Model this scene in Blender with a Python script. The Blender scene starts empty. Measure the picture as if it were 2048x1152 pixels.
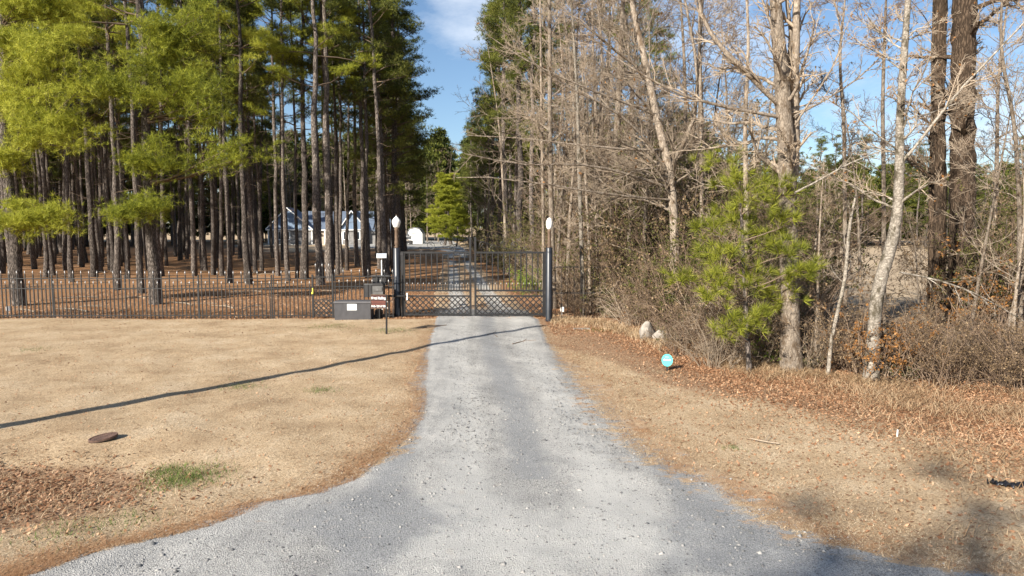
import bpy, math, random
import numpy as np
from mathutils import Vector

# ------------------------------------------------------------------ camera, sky, sun, exposure
sc = bpy.context.scene
COL = sc.collection
F, HC, PITCH = 1365.0, 3.05, math.radians(5.07)
cd = bpy.data.cameras.new('camera'); cam = bpy.data.objects.new('camera', cd); COL.objects.link(cam)
cam.location = (0, 0, HC); cam.rotation_euler = (math.pi/2 - PITCH, 0, 0)
cd.sensor_width = 36.0; cd.lens = F/2048*36.0; cd.clip_start = 0.1; cd.clip_end = 6000
sc.camera = cam
SUN_EL = math.radians(27.0); SUN_AZ = math.atan2(1104.0, 1365.0)     # shadows fall towards +x, +y
shd = Vector((math.sin(SUN_AZ), math.cos(SUN_AZ), 0))
sun_dir = Vector((-shd.x*math.cos(SUN_EL), -shd.y*math.cos(SUN_EL), math.sin(SUN_EL)))   # towards the sun
w = bpy.data.worlds.new('World'); sc.world = w; w.use_nodes = True
nt = w.node_tree; nt.nodes.clear()
N = nt.nodes.new; Lk = nt.links.new
out = N('ShaderNodeOutputWorld'); bg = N('ShaderNodeBackground'); sky = N('ShaderNodeTexSky')
sky.sky_type = 'NISHITA'; sky.sun_disc = False; sky.sun_elevation = SUN_EL
sky.sun_rotation = math.atan2(sun_dir.x, sun_dir.y); sky.air_density = 1.0; sky.dust_density = 0.6; sky.ozone_density = 3.5
bg.inputs[1].default_value = 0.072
tc = N('ShaderNodeTexCoord'); mp = N('ShaderNodeMapping'); mp.inputs['Scale'].default_value = (1.0, 1.0, 2.6); mp.inputs['Location'].default_value = (0.35, 0.1, 0.52)
nz = N('ShaderNodeTexNoise'); nz.inputs['Scale'].default_value = 2.4; nz.inputs['Detail'].default_value = 7; nz.inputs['Roughness'].default_value = 0.62
rp = N('ShaderNodeValToRGB'); rp.color_ramp.elements[0].position = 0.55; rp.color_ramp.elements[1].position = 0.80
rp.color_ramp.elements[1].color = (0.8, 0.8, 0.8, 1)
mx = N('ShaderNodeMix'); mx.data_type = 'RGBA'; mx.inputs[7].default_value = (7.4, 7.9, 8.6, 1)
Lk(tc.outputs['Generated'], mp.inputs[0]); Lk(mp.outputs[0], nz.inputs['Vector'])
# small fair-weather clouds: noise thickened round a few directions
acc = nz.outputs[0]
for (dx, dy, dz, rad, amt) in ((-.075, .95, .305, .095, .17), (.62, .75, .10, .16, .12), (-.7, .6, .35, .3, .12), (.3, -.8, .4, .4, .12), (.9, .1, .3, .3, .12)):
    dist = N('ShaderNodeVectorMath'); dist.operation = 'DISTANCE'; dist.inputs[1].default_value = Vector((dx, dy, dz)).normalized(); Lk(tc.outputs['Generated'], dist.inputs[0])
    mr = N('ShaderNodeMapRange'); mr.inputs[1].default_value = rad; mr.inputs[2].default_value = rad*.1; mr.inputs[3].default_value = 0; mr.inputs[4].default_value = amt; Lk(dist.outputs['Value'], mr.inputs[0])
    ad = N('ShaderNodeMath'); Lk(acc, ad.inputs[0]); Lk(mr.outputs[0], ad.inputs[1]); acc = ad.outputs[0]
Lk(acc, rp.inputs[0])
Lk(rp.outputs[0], mx.inputs[0]); Lk(sky.outputs[0], mx.inputs[6]); Lk(mx.outputs[2], bg.inputs[0]); Lk(bg.outputs[0], out.inputs[0])
sl = bpy.data.lights.new('sun', 'SUN'); sl.energy = 5.0; sl.angle = math.radians(0.45); sl.color = (1.0, 0.93, 0.82)
so = bpy.data.objects.new('sun', sl); COL.objects.link(so)
so.rotation_euler = sun_dir.to_track_quat('Z', 'Y').to_euler(); so.location = (-20, -30, 30)
vs = sc.view_settings; vs.view_transform = 'Standard'; vs.look = 'None'; vs.gamma = 1; vs.use_curve_mapping = False
vs.exposure = 1.0
sc.cycles.max_bounces = 6; sc.cycles.diffuse_bounces = 3; sc.cycles.transmission_bounces = 3; sc.cycles.transparent_max_bounces = 4
sc.cycles.use_denoising = True

# ------------------------------------------------------------------ placing helpers (measured once, in metres)
CP, SP = math.cos(PITCH), math.sin(PITCH)
def ray(px, py):
    a = (px-1024)/F; b = -(py-576)/F
    return a, CP + b*SP, b*CP - SP
def hgt(x, y):
    x = np.asarray(x, float); y = np.asarray(y, float)
    h = 0.02*np.sin(x*0.6+1.3)*np.sin(y*0.5+.4) + 0.006*np.sin(x*2.3-y*1.1) + 0.004*np.sin(y*3.1+x*.7)
    far = np.clip((y-26)/30, 0, 1)
    h = h + far*(0.10*np.sin(x*.23+1)*np.sin(y*.19) + 0.05*np.sin(x*.6+y*.5))*np.clip((115-y)/20, 0, 1)
    d = ((x+6.3)/2.6)**2 + ((y-8.0)/1.25)**2
    h = h - 0.22*np.exp(-d)
    return h
def G(px, py, z=0.0):
    a, b, c = ray(px, py); t = (z-HC)/c
    return Vector((a*t, b*t, z))
def W(px, py, Y):
    a, b, c = ray(px, py); t = Y/b
    return Vector((a*t, Y, HC+c*t))
def GH(px, py):
    g = G(px, py); g.z = float(hgt(g.x, g.y)); return g
def mpp(Y): return Y/F*1.0           # metres per photograph pixel at depth Y
RN = np.random.default_rng(7)

# ------------------------------------------------------------------ mesh helpers
def mesh_np(name, V, polys, mats, midx=None, smooth=False):
    """polys: list of (n,k) int arrays"""
    me = bpy.data.meshes.new(name)
    V = np.asarray(V, np.float32); me.vertices.add(len(V)); me.vertices.foreach_set('co', V.ravel())
    polys = [np.asarray(p, np.int32) for p in polys if len(p)]
    loops = np.concatenate([p.ravel() for p in polys]); cnt = np.concatenate([np.full(len(p), p.shape[1], np.int32) for p in polys])
    me.loops.add(len(loops)); me.loops.foreach_set('vertex_index', loops)
    st = np.concatenate([[0], np.cumsum(cnt)[:-1]]).astype(np.int32)
    me.polygons.add(len(cnt)); me.polygons.foreach_set('loop_start', st); me.polygons.foreach_set('loop_total', cnt)
    if midx is not None: me.polygons.foreach_set('material_index', np.asarray(midx, np.int32))
    if smooth: me.polygons.foreach_set('use_smooth', np.ones(len(cnt), bool))
    for m in (mats if isinstance(mats, (list, tuple)) else [mats]): me.materials.append(m)
    me.update(); return me
def link(name, me, parent=None, loc=None, rz=None):
    o = bpy.data.objects.new(name, me); COL.objects.link(o)
    if parent is not None: o.parent = parent
    if loc is not None: o.location = loc
    if rz is not None: o.rotation_euler[2] = rz
    return o
def tag(o, label=None, cat=None, group=None, kind=None):
    if label: o['label'] = label
    if cat: o['category'] = cat
    if group: o['group'] = group
    if kind: o['kind'] = kind
    return o
def thing(name, label, cat, loc=(0, 0, 0), rz=0, group=None):
    o = link(name, None, None, loc, rz); o.empty_display_size = .2
    return tag(o, label, cat, group)

class MB:
    """collects simple shapes for ONE part"""
    def __init__(s): s.V = []; s.Q = []; s.T = []; s.n = 0; s.F = []
    def add(s, V, faces):
        for f in faces: s.F.append([i+s.n for i in f])
        s.V += [tuple(v) for v in V]; s.n += len(V); return s
    def box(s, x0, x1, y0, y1, z0, z1):
        V = [(x, y, z) for z in (z0, z1) for y in (y0, y1) for x in (x0, x1)]
        return s.add(V, [(0,2,3,1),(4,5,7,6),(0,1,5,4),(1,3,7,5),(3,2,6,7),(2,0,4,6)])
    def bar(s, a, b, r, n=6, r2=None, flat=None):
        a = Vector(a); b = Vector(b); d = (b-a).normalized(); r2 = r if r2 is None else r2
        u = d.cross(Vector((0, 1, 0)) if abs(d.y) < .9 else Vector((1, 0, 0))).normalized(); v = d.cross(u)
        V = []
        for p, rr in ((a, r), (b, r2)):
            for k in range(n):
                t = 2*math.pi*(k+.5)/n
                V.append(p + u*math.cos(t)*rr + v*math.sin(t)*rr)
        Fc = [(k, (k+1) % n, n+(k+1) % n, n+k) for k in range(n)] + [tuple(range(n))[::-1], tuple(range(n, 2*n))]
        return s.add(V, Fc)
    def sq(s, a, b, w): return s.bar(a, b, w*.7071, 4)
    def lathe(s, prof, n=16, c=(0, 0, 0)):
        V = []; 
        for r, z in prof:
            for k in range(n):
                t = 2*math.pi*k/n; V.append((c[0]+r*math.cos(t), c[1]+r*math.sin(t), c[2]+z))
        Fc = []
        for i in range(len(prof)-1):
            for k in range(n): Fc.append((i*n+k, i*n+(k+1) % n, (i+1)*n+(k+1) % n, (i+1)*n+k))
        Fc += [tuple(range(n))[::-1], tuple((len(prof)-1)*n+k for k in range(n))]
        return s.add(V, Fc)
    def prism(s, pts, y0, y1):
        n = len(pts); V = [(x, y0, z) for x, z in pts] + [(x, y1, z) for x, z in pts]
        return s.add(V, [tuple(range(n)), tuple(range(n, 2*n))[::-1]] + [(k, n+k, n+(k+1) % n, (k+1) % n) for k in range(n)])
    def path(s, pts, r, n=5):
        for a, b in zip(pts[:-1], pts[1:]): s.bar(a, b, r, n)
        return s
    def mesh(s, name, mat, smooth=False):
        me = bpy.data.meshes.new(name); me.from_pydata(s.V, [], s.F); me.materials.append(mat)
        if smooth:
            for p in me.polygons: p.use_smooth = True
        me.update(); return me
    def build(s, name, mat, parent=None, smooth=False, loc=None, bevel=0):
        o = link(name, s.mesh(name, mat, smooth), parent, loc)
        if bevel:
            m = o.modifiers.new('bevel', 'BEVEL'); m.width = bevel; m.segments = 2; m.limit_method = 'ANGLE'
        return o

# ------------------------------------------------------------------ materials
def mat(name):
    m = bpy.data.materials.new(name); m.use_nodes = True; nt = m.node_tree
    return m, nt, nt.nodes['Principled BSDF']
def nd(nt, t, **kw):
    n = nt.nodes.new('ShaderNode'+t)
    for k, v in kw.items():
        if k in n.inputs.keys(): n.inputs[k].default_value = v
        else: setattr(n, k, v)
    return n
def ramp(nt, src, stops):
    r = nd(nt, 'ValToRGB'); e = r.color_ramp.elements
    while len(e) < len(stops): e.new(.5)
    for k, (p, c) in enumerate(stops):
        e[k].position = p; e[k].color = (*c, 1) if len(c) == 3 else c
    nt.links.new(src, r.inputs[0]); return r.outputs[0]
def noise(nt, vec, scale, detail=5, rough=.6, dist=0):
    n = nd(nt, 'TexNoise', Scale=scale, Detail=detail, Roughness=rough, Distortion=dist)
    if vec is not None: nt.links.new(vec, n.inputs['Vector'])
    return n.outputs[0]
def coords(nt, kind='Object', scale=None):
    c = nd(nt, 'TexCoord').outputs[kind]
    if scale:
        m = nd(nt, 'Mapping'); m.inputs['Scale'].default_value = scale; nt.links.new(c, m.inputs[0]); c = m.outputs[0]
    return c
def mix(nt, fac, a, b, mode='MIX'):
    m = nd(nt, 'Mix', data_type='RGBA', blend_type=mode)
    for k, v in ((0, fac), (6, a), (7, b)):
        if isinstance(v, bpy.types.NodeSocket): nt.links.new(v, m.inputs[k])
        else: m.inputs[k].default_value = v if k == 0 else (*v, 1) if len(v) == 3 else v
    return m.outputs[2]
def mathn(nt, op, a, b=0.0, clamp=False):
    m = nd(nt, 'Math', operation=op, use_clamp=clamp)
    for k, v in ((0, a), (1, b)):
        if isinstance(v, bpy.types.NodeSocket): nt.links.new(v, m.inputs[k])
        else: m.inputs[k].default_value = v
    return m.outputs[0]
def bump(nt, bs, h, strength=.5, dist=.02):
    b = nd(nt, 'Bump', Strength=strength, Distance=dist); nt.links.new(h, b.inputs['Height']); nt.links.new(b.outputs[0], bs.inputs['Normal'])
def paint(name, c, rough=.5, var=.25, scale=6, metal=0, bmp=0.1):
    m, nt, b = mat(name); v = coords(nt)
    n = noise(nt, v, scale, 6); dk = tuple(x*(1-var) for x in c); lt = tuple(min(1, x*(1+var)) for x in c)
    nt.links.new(ramp(nt, n, [(.3, dk), (.7, lt)]), b.inputs['Base Color'])
    b.inputs['Roughness'].default_value = rough; b.inputs['Metallic'].default_value = metal
    if bmp: bump(nt, b, noise(nt, v, scale*6, 4), bmp, .01)
    return m
def bark(name, dark, light, sc_=(9, 9, 2.2), moss=None, patch=None, strong=1.0):
    m, nt, b = mat(name); v = coords(nt, 'Object', sc_)
    oi = nd(nt, 'ObjectInfo')
    vo = nd(nt, 'TexVoronoi', Scale=2.0, feature='DISTANCE_TO_EDGE'); 
    nn = nd(nt, 'TexNoise', Scale=2.2, Detail=5)
    nt.links.new(v, nn.inputs['Vector'])
    va = nd(nt, 'VectorMath', operation='ADD'); nt.links.new(v, va.inputs[0]); nt.links.new(nn.outputs[1], va.inputs[1]); nt.links.new(va.outputs[0], vo.inputs['Vector'])
    e = ramp(nt, vo.outputs[0], [(0, (0, 0, 0)), (.22, (1, 1, 1))])
    n1 = noise(nt, v, 5, 7, .7)
    c = ramp(nt, n1, [(.25, dark), (.75, light)])
    c = mix(nt, mathn(nt, 'MULTIPLY', mathn(nt, 'SUBTRACT', 1.0, e), .75*strong), c, tuple(x*.35 for x in dark))
    if patch:
        p = ramp(nt, noise(nt, coords(nt, 'Object', (3, 3, 1.6)), 2.2, 6, .65), [(.5, (0, 0, 0)), (.6, (1, 1, 1))])
        c = mix(nt, p, c, patch)
    if moss:
        p = ramp(nt, noise(nt, coords(nt, 'Object'), 1.4, 6, .7), [(.56, (0, 0, 0)), (.68, (.7, .7, .7))])
        c = mix(nt, p, c, moss)
    r = mathn(nt, 'ADD', mathn(nt, 'MULTIPLY', oi.outputs['Random'], .6), .7)
    hb = nd(nt, 'HueSaturation'); nt.links.new(c, hb.inputs['Color']); nt.links.new(r, hb.inputs['Value'])
    nt.links.new(hb.outputs[0], b.inputs['Base Color']); b.inputs['Roughness'].default_value = .95; b.inputs['Specular IOR Level'].default_value = .15
    bump(nt, b, mix(nt, .5, e, n1), .8*strong, .05)
    return m
def leafmat(name, cols, trans=.35, scale=.8, rough=.6):
    """cols: stops dark..light, picked by a random value per leaf and a slow noise"""
    m, nt, b = mat(name)
    g = nd(nt, 'NewGeometry'); oi = nd(nt, 'ObjectInfo')
    n = noise(nt, coords(nt), scale, 4, .6)
    f = mathn(nt, 'ADD', mathn(nt, 'MULTIPLY', g.outputs['Random Per Island'], .5), mathn(nt, 'MULTIPLY', n, .5))
    f = mathn(nt, 'ADD', f, mathn(nt, 'MULTIPLY', mathn(nt, 'SUBTRACT', oi.outputs['Random'], .5), .22))
    st = [(.15+.7*k/(len(cols)-1), c) for k, c in enumerate(cols)]
    c = ramp(nt, f, st)
    nt.links.new(c, b.inputs['Base Color']); b.inputs['Roughness'].default_value = rough; b.inputs['Specular IOR Level'].default_value = .25
    if trans:
        t = nd(nt, 'BsdfTranslucent'); ms = nd(nt, 'MixShader'); ms.inputs[0].default_value = trans
        nt.links.new(c, t.inputs[0]); nt.links.new(b.outputs[0], ms.inputs[1]); nt.links.new(t.outputs[0], ms.inputs[2])
        nt.links.new(ms.outputs[0], nt.nodes['Material Output'].inputs[0])
    return m

M = {}
M['iron'] = paint('black_iron', (.012, .0115, .012), .5, .5, 9)
M['finial'] = paint('silver_finial', (.42, .41, .40), .38, .3, 20, .7)
M['pipe'] = paint('black_pipe_paint', (.022, .025, .032), .38, .35, 4)
M['rust'] = paint('rusty_brown_iron', (.12, .078, .05), .75, .45, 8, 0, .3)
M['globe'] = paint('white_lamp_globe', (.82, .82, .80), .25, .04, 5, 0, 0)
M['plastic'] = paint('charcoal_resin', (.075, .073, .078), .6, .15, 5)
M['plastic_lid'] = paint('charcoal_resin_lid', (.095, .092, .098), .55, .15, 5)
M['paper'] = paint('white_paper', (.78, .8, .78), .7, .04, 9, 0, 0)
M['print'] = paint('grey_print', (.3, .36, .3), .8, .1, 9, 0, 0)
M['printred'] = paint('faded_red_print', (.20, .07, .05), .8, .1, 9, 0, 0)
M['signbrown'] = paint('maroon_sign_paint', (.055, .018, .015), .5, .3, 5)
M['white'] = paint('white_paint', (.78, .78, .76), .5, .06, 3)
M['boxblack'] = paint('weathered_black_metal', (.022, .021, .022), .55, .3, 6)
M['boxgrey'] = paint('grey_metal', (.1, .098, .095), .5, .25, 6)
M['solar'] = paint('solar_glass', (.5, .55, .62), .12, .1, 3, 0, 0)
M['galv'] = paint('galvanised_steel', (.42, .42, .42), .4, .15, 12, .5)
M['teal'] = paint('turquoise_sign', (.10, .72, .66), .45, .06, 6, 0, 0)
M['rock'] = paint('pale_boulder', (.31, .275, .235), .95, .45, 7, 0, .9)
M['rustplate'] = paint('rusty_grate', (.11, .065, .048), .85, .5, 14, 0, .5)
M['blackbag'] = paint('black_plastic', (.015, .016, .02), .3, .3, 12)
M['yellow'] = paint('yellow_tag', (.75, .65, .08), .6, .1, 9)
M['siding'] = paint('blue_siding', (.14, .20, .29), .6, .08, 1.5)
M['roof'] = paint('blue_grey_roof', (.115, .145, .195), .55, .12, .8)
M['stone'] = paint('grey_stone_wall', (.20, .192, .185), .9, .35, 2.5, 0, .5)
M['tan'] = paint('tan_door', (.4, .33, .26), .6, .1, 2)
M['glass'] = paint('window_glass', (.03, .04, .05), .08, .2, 1, 0, 0)
M['concrete'] = paint('pale_concrete', (.5, .46, .40), .9, .15, 3, 0, .3)
M['cut'] = paint('cut_wood', (.4, .3, .2), .9, .3, 8, 0, .4)
M['polewood'] = bark('creosote_pole', (.07, .05, .035), (.16, .12, .09), (4, 4, .4))
M['pinebark'] = bark('pine_bark', (.075, .06, .052), (.36, .305, .262), strong=1.2)
M['pinebranch'] = bark('pine_branch_bark', (.07, .05, .035), (.24, .18, .13), (12, 12, 12), strong=.3)
M['greybark'] = bark('grey_smooth_bark', (.13, .10, .075), (.47, .395, .315), (7, 7, 3), strong=.6, patch=(.13, .095, .065))
M['palebark'] = bark('pale_lichen_bark', (.16, .13, .10), (.52, .47, .40), (5, 5, 7), patch=(.10, .085, .06), strong=.6)
M['dirtybark'] = bark('vine_covered_bark', (.05, .035, .024), (.20, .14, .095), (7, 7, 1.1), strong=1.0)
M['twig'] = bark('bare_twigs', (.15, .11, .078), (.49, .40, .30), (9, 9, 9), strong=.2)
M['twigdark'] = bark('brown_twigs', (.09, .062, .042), (.29, .21, .15), (9, 9, 9), strong=.2)
M['needle'] = leafmat('sunlit_pine_needles', [(.05, .07, .012), (.20, .23, .024), (.45, .46, .05), (.62, .60, .11)], .38, .7)  # sunlight on the front boughs is painted into this brighter green
M['needledk'] = leafmat('shaded_pine_needles', [(.018, .027, .008), (.05, .064, .013), (.155, .172, .03), (.36, .35, .065)], .3, .6)  # darker copy of the same needles, canopy shade painted into the colour
M['needleyp'] = leafmat('young_pine_needles', [(.05, .065, .012), (.16, .185, .024), (.36, .375, .045), (.54, .52, .09)], .3, 1.6)
M['needleyl'] = leafmat('yellow_green_needles', [(.11, .14, .02), (.29, .31, .03), (.48, .47, .06)], .35, .7)
M['lfbrown'] = leafmat('dry_brown_leaves', [(.06, .04, .022), (.15, .10, .052), (.28, .195, .11), (.42, .31, .19)], .25, 1.2)
M['lforange'] = leafmat('orange_leaves', [(.12, .06, .02), (.28, .13, .04), (.48, .24, .08)], .3, 1.2)
M['lfolive'] = leafmat('olive_leaves', [(.03, .035, .010), (.07, .075, .02), (.13, .13, .035), (.22, .20, .06)], .3, 1.2)
M['lfgreen'] = leafmat('bright_green_leaves', [(.08, .13, .015), (.17, .24, .03), (.28, .34, .05)], .35, 1.2)
M['drygrass'] = leafmat('dry_grass', [(.20, .12, .065), (.38, .25, .14), (.56, .41, .25), (.70, .56, .38)], .2, 1.0)
M['lawn'] = leafmat('dormant_lawn_blades', [(.26, .165, .09), (.44, .31, .185), (.62, .48, .31), (.78, .65, .47)], .1, 1.6)
M['grgrass'] = leafmat('green_grass', [(.06, .10, .02), (.12, .18, .035), (.2, .25, .06)], .25, 1.0)
M['litter'] = leafmat('leaf_litter', [(.13, .06, .03), (.28, .14, .07), (.45, .26, .145), (.62, .42, .27)], .1, 1.0)
M['litterdk'] = leafmat('dark_ditch_leaves', [(.07, .03, .016), (.16, .075, .036), (.28, .14, .07), (.50, .32, .20)], .1, 2.0)  # darker brown leaf tones for the ditch
M['straw'] = leafmat('pine_straw', [(.22, .11, .05), (.38, .21, .105), (.52, .33, .19)], .1, 1.0)

# ------------------------------------------------------------------ driveway edges, from the photograph's ground line
EL = [(-700,1330),(-300,1240),(60,1150),(200,1098),(400,1056),(560,1000),(640,985),(700,958),(750,920),(800,882),(838,840),(846,800),(850,760),(850,720),(856,690),(866,660),(872,640),(868,610),(872,580),(876,560),(884,540),(887,525),(886,510),(884,503),(850,497),(700,490)]
ER = [(2700,1330),(2500,1240),(2050,1155),(1850,1130),(1720,1096),(1640,1066),(1560,1045),(1500,1003),(1400,955),(1330,930),(1290,900),(1256,860),(1225,820),(1196,790),(1160,755),(1128,720),(1102,690),(1090,670),(1078,640),(1040,610),(1010,580),(985,558),(965,540),(952,525),(940,510),(935,503),(925,497),(915,487)]
def edge(tab):
    g = sorted([tuple(G(*p))[:2] for p in tab], key=lambda q: q[1])
    return np.array([q[1] for q in g]), np.array([q[0] for q in g])
LY, LX = edge(EL); RY, RX = edge(ER)
def xl(y): return np.interp(y, LY, LX)
def xr(y): return np.interp(y, RY, RX)
def fbm(x, y, s, seed=0):
    r = np.random.default_rng(seed); o = 0
    for k in range(5):
        a = r.uniform(0, 6.28, 6)
        for j in range(6):
            o = o + np.sin(s*2**k*(x*math.cos(a[j])+y*math.sin(a[j])) + a[(j+1) % 6]*7)/(2**k)*.4
    return o*.5
YF = G(400, 637).y       # the fence line

# ground sheet
def axis(lo, hi, d, far, g=1.22):
    a = [*np.arange(lo, hi, d)]
    s = d; v = lo; L_ = []
    while v > -far: s *= g; v -= s; L_.append(v)
    s = d; v = a[-1]; R_ = []
    while v < far: s *= g; v += s; R_.append(v)
    return np.array(L_[::-1]+a+R_)
xs = axis(-13, 15, .11, 2500); ys = axis(4, 31, .11, 2800)
X, Y = np.meshgrid(xs, ys); Z = hgt(X, Y)
near = (np.abs(X) < 30) & (Y < 60) & (Y > 2)
Z = Z + np.where(near, .012*fbm(X, Y, 5, 3), 0)
inroad = (X > xl(Y)) & (X < xr(Y)) & (Y < 130)
V = np.stack([X, Y, Z], -1).reshape(-1, 3)
ny, nx = X.shape; ii = np.arange(ny*nx).reshape(ny, nx)
Q = np.stack([ii[:-1, :-1], ii[:-1, 1:], ii[1:, 1:], ii[1:, :-1]], -1).reshape(-1, 4)
def sstep(a, b, v): t = np.clip((v-a)/(b-a), 0, 1); return t*t*(3-2*t)
forest = sstep(YF-.35, YF+.15, Y + .25*fbm(X, Y, 1.2, 5)) * sstep(-.5, -2, X-(2+ (Y-YF)*0.25)) 
forest = np.where(Y > YF-.35, sstep(YF-.35, YF+.15, Y + .15*fbm(X, Y, 1.2, 5)), 0)
forest = forest*np.clip((np.where(X/np.maximum(Y, 1) < -.38, 140, 92)+4*fbm(X, Y, .15, 4)-Y)/3, 0, 1)
field = sstep(8.5, 11, X-(Y-26)*.06+.5*fbm(X, Y, .4, 9))*sstep(19, 24, Y)*sstep(115, 90, Y*0+Y)      # the tan field to the right
forest = forest*(1-field)
dl = xl(Y)-X; dr = X-xr(Y)
n2 = .5+.5*fbm(X, Y, 1.6, 11)
strawm = np.exp(-np.clip(dl, 0, 99)/.5)*(Y < 30)*(dl > 0)*np.clip((15-Y)/7, .35, 1)*.85 + np.exp(-np.clip(dr, 0, 99)/1.3)*(Y < 30)*.5*(dr > 0)
vergey = np.interp(X, [0, 1.0, 3.4, 7, 9, 14], [19.4, 18, 12.8, 9.3, 7.0, 5.8])       # where leaf litter begins on the right
leafm = sstep(-1.6, 1.0, Y-vergey+.4*fbm(X, Y, 1.0, 8))*(X > .6)*(Y < YF+.5)
dd = ((X+6.6)/2.7)**2+((Y-7.9)/1.1)**2
ditch = sstep(1.25, .55, dd+.25*fbm(X, Y, 2, 12))
leafm = np.maximum(leafm, ditch)
green = .55*sstep(.80, 1.1, .5+.5*fbm(X, Y, .9, 21))*(Y < YF)
for (a_, b_, r_) in ((370, 945, .5), (330, 925, .3), (680, 650, .5), (760, 660, .6), (640, 780, .3), (480, 770, .4)):
    g = G(a_, b_); green = np.maximum(green, sstep(1, .1, np.hypot(X-g.x, (Y-g.y)*.8)/r_)*.7)
spill = np.exp(-np.clip(dr, 0, 99)/1.15)*sstep(17, 11, Y)*(dr > 0)*.0
def masks(me, arrs):
    for nm, a in arrs.items():
        at = me.attributes.new(nm, 'FLOAT', 'POINT'); at.data.foreach_set('value', np.asarray(a, np.float32).ravel())
def attr(nt, nm): return nd(nt, 'Attribute', attribute_name=nm).outputs['Fac']
def brk(nt, a, n, amp=.9, lo=.42, hi=.58):
    s = mathn(nt, 'ADD', a, mathn(nt, 'MULTIPLY', mathn(nt, 'SUBTRACT', n, .5), amp)); return ramp(nt, s, [(lo, (0, 0, 0)), (hi, (1, 1, 1))])
m, nt, b = mat('ground_dormant_grass_and_straw'); M['ground'] = m
v = coords(nt)
nL = noise(nt, v, .8, 6, .65); nM = noise(nt, v, 5, 6, .65); nS = noise(nt, v, 38, 5, .75); nF = noise(nt, coords(nt, 'Object', (1, .6, 1)), 110, 3, .8)
c = ramp(nt, nL, [(.32, (.41, .295, .185)), (.5, (.55, .415, .27)), (.68, (.64, .51, .355))])
c = mix(nt, .9, c, ramp(nt, nS, [(.34, (.36, .29, .22)), (.48, (.95, .95, .95)), (.66, (1.3, 1.27, 1.2))]), 'MULTIPLY')
nT = noise(nt, v, 13, 6, .8)
c = mix(nt, ramp(nt, nM, [(.28, (.7, .7, .7)), (.42, (0, 0, 0))]), c, (.27, .17, .09))
c = mix(nt, ramp(nt, nT, [(.30, (.85, .85, .85)), (.43, (0, 0, 0))]), c, (.20, .12, .06))
c = mix(nt, ramp(nt, nT, [(.60, (0, 0, 0)), (.72, (.6, .6, .6))]), c, (.72, .58, .40))
st = ramp(nt, nS, [(.25, (.17, .07, .028)), (.5, (.37, .185, .08)), (.75, (.52, .30, .155))])
lf = ramp(nt, noise(nt, v, 24, 4, .8), [(.28, (.07, .035, .02)), (.46, (.27, .165, .10)), (.6, (.46, .30, .19)), (.8, (.62, .46, .31))])
c = mix(nt, brk(nt, attr(nt, 'green'), nS, 1.6, .5, .95), c, (.17, .18, .07))
c = mix(nt, mathn(nt, 'MULTIPLY', brk(nt, attr(nt, 'strawm'), nM, .8, .38, .75), .8), c, st)
c = mix(nt, mathn(nt, 'MULTIPLY', brk(nt, attr(nt, 'leafm'), nM, .7, .3, .75), .9), c, lf)
c = mix(nt, brk(nt, attr(nt, 'forest'), nM, .5, .35, .6), c, mix(nt, ramp(nt, nL, [(.35, (0, 0, 0)), (.65, (1, 1, 1))]), st, lf))
c = mix(nt, brk(nt, attr(nt, 'field'), nL, .4, .3, .7), c, mix(nt, nL, (.42, .32, .21), (.56, .44, .31)))
c = mix(nt, brk(nt, attr(nt, 'spill'), nM, 1.2, .52, .66), c, ramp(nt, nF, [(.3, (.16, .16, .16)), (.6, (.48, .46, .43))]))
c = mix(nt, .6, c, ramp(nt, nF, [(.3, (.55, .5, .45)), (.5, (1, 1, 1)), (.7, (1.15, 1.15, 1.1))]), 'MULTIPLY')
nt.links.new(c, b.inputs['Base Color']); b.inputs['Roughness'].default_value = 1; b.inputs['Specular IOR Level'].default_value = .05
bump(nt, b, mix(nt, .5, nS, nF), .9, .035)
me = mesh_np('ground', V, [Q], M['ground'], smooth=True)
masks(me, dict(forest=forest, strawm=np.clip(strawm, 0, 1), leafm=leafm, green=green, spill=np.clip(spill, 0, 1), field=field))
tag(link('ground', me), kind='structure')

# driveway sheet
yy = [3.0]
while yy[-1] < 104: yy.append(yy[-1] + (.05 if yy[-1] < 16 else .1 if yy[-1] < 30 else .4))
yy = np.array(yy); nc = 150
u = np.linspace(0, 1, nc)
l_ = xl(yy); r_ = xr(yy)
jl = .16*fbm(yy*0, yy, 2.4, 31)*np.clip((16-yy)/6+.35, .35, 1.6) + .05*fbm(yy*0, yy, 14, 32)
jr = .0+.26*fbm(yy*0, yy, 2.0, 33)*np.clip((16-yy)/6+.25, .25, 1.6) + .08*fbm(yy*0, yy, 12, 34)
wl_ = np.clip((20-yy)/6, .15, 1)*.45; wr_ = np.clip((18-yy)/5, .12, 1)*1.25
l_ = l_+jl-wl_*.6; r_ = r_+jr*.5+wr_*.35
DX = l_[:, None] + (r_-l_)[:, None]*u[None]; DY = np.repeat(yy[:, None], nc, 1)
prof = .02*np.minimum(1, np.minimum(u, 1-u)*12)
mgl = np.clip(1-(DX-l_[:, None])/(wl_[:, None]+.05), 0, 1); mgr = np.clip(1-(r_[:, None]-DX)/(wr_[:, None]+.05), 0, 1); mg = np.maximum(mgl, mgr)
DZ = hgt(DX, DY) + .005+.025*(1-mg)**2 - .012*np.exp(-((np.abs(u-.5)-.22)/.07)**2)[None]*(yy > 9)[:, None] + .012*fbm(DX, DY, 5, 3)*(DY > 2) + .006*fbm(DX, DY, 17, 77)*mg
DZ[:, 0] -= .04; DZ[:, -1] -= .04; DZ[:, 1] -= .008; DZ[:, -2] -= .008
ny, nx = DX.shape; ii = np.arange(ny*nx).reshape(ny, nx)
Q = np.stack([ii[:-1, :-1], ii[:-1, 1:], ii[1:, 1:], ii[1:, :-1]], -1).reshape(-1, 4)
m, nt, b = mat('grey_gravel'); M['gravel'] = m
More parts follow.
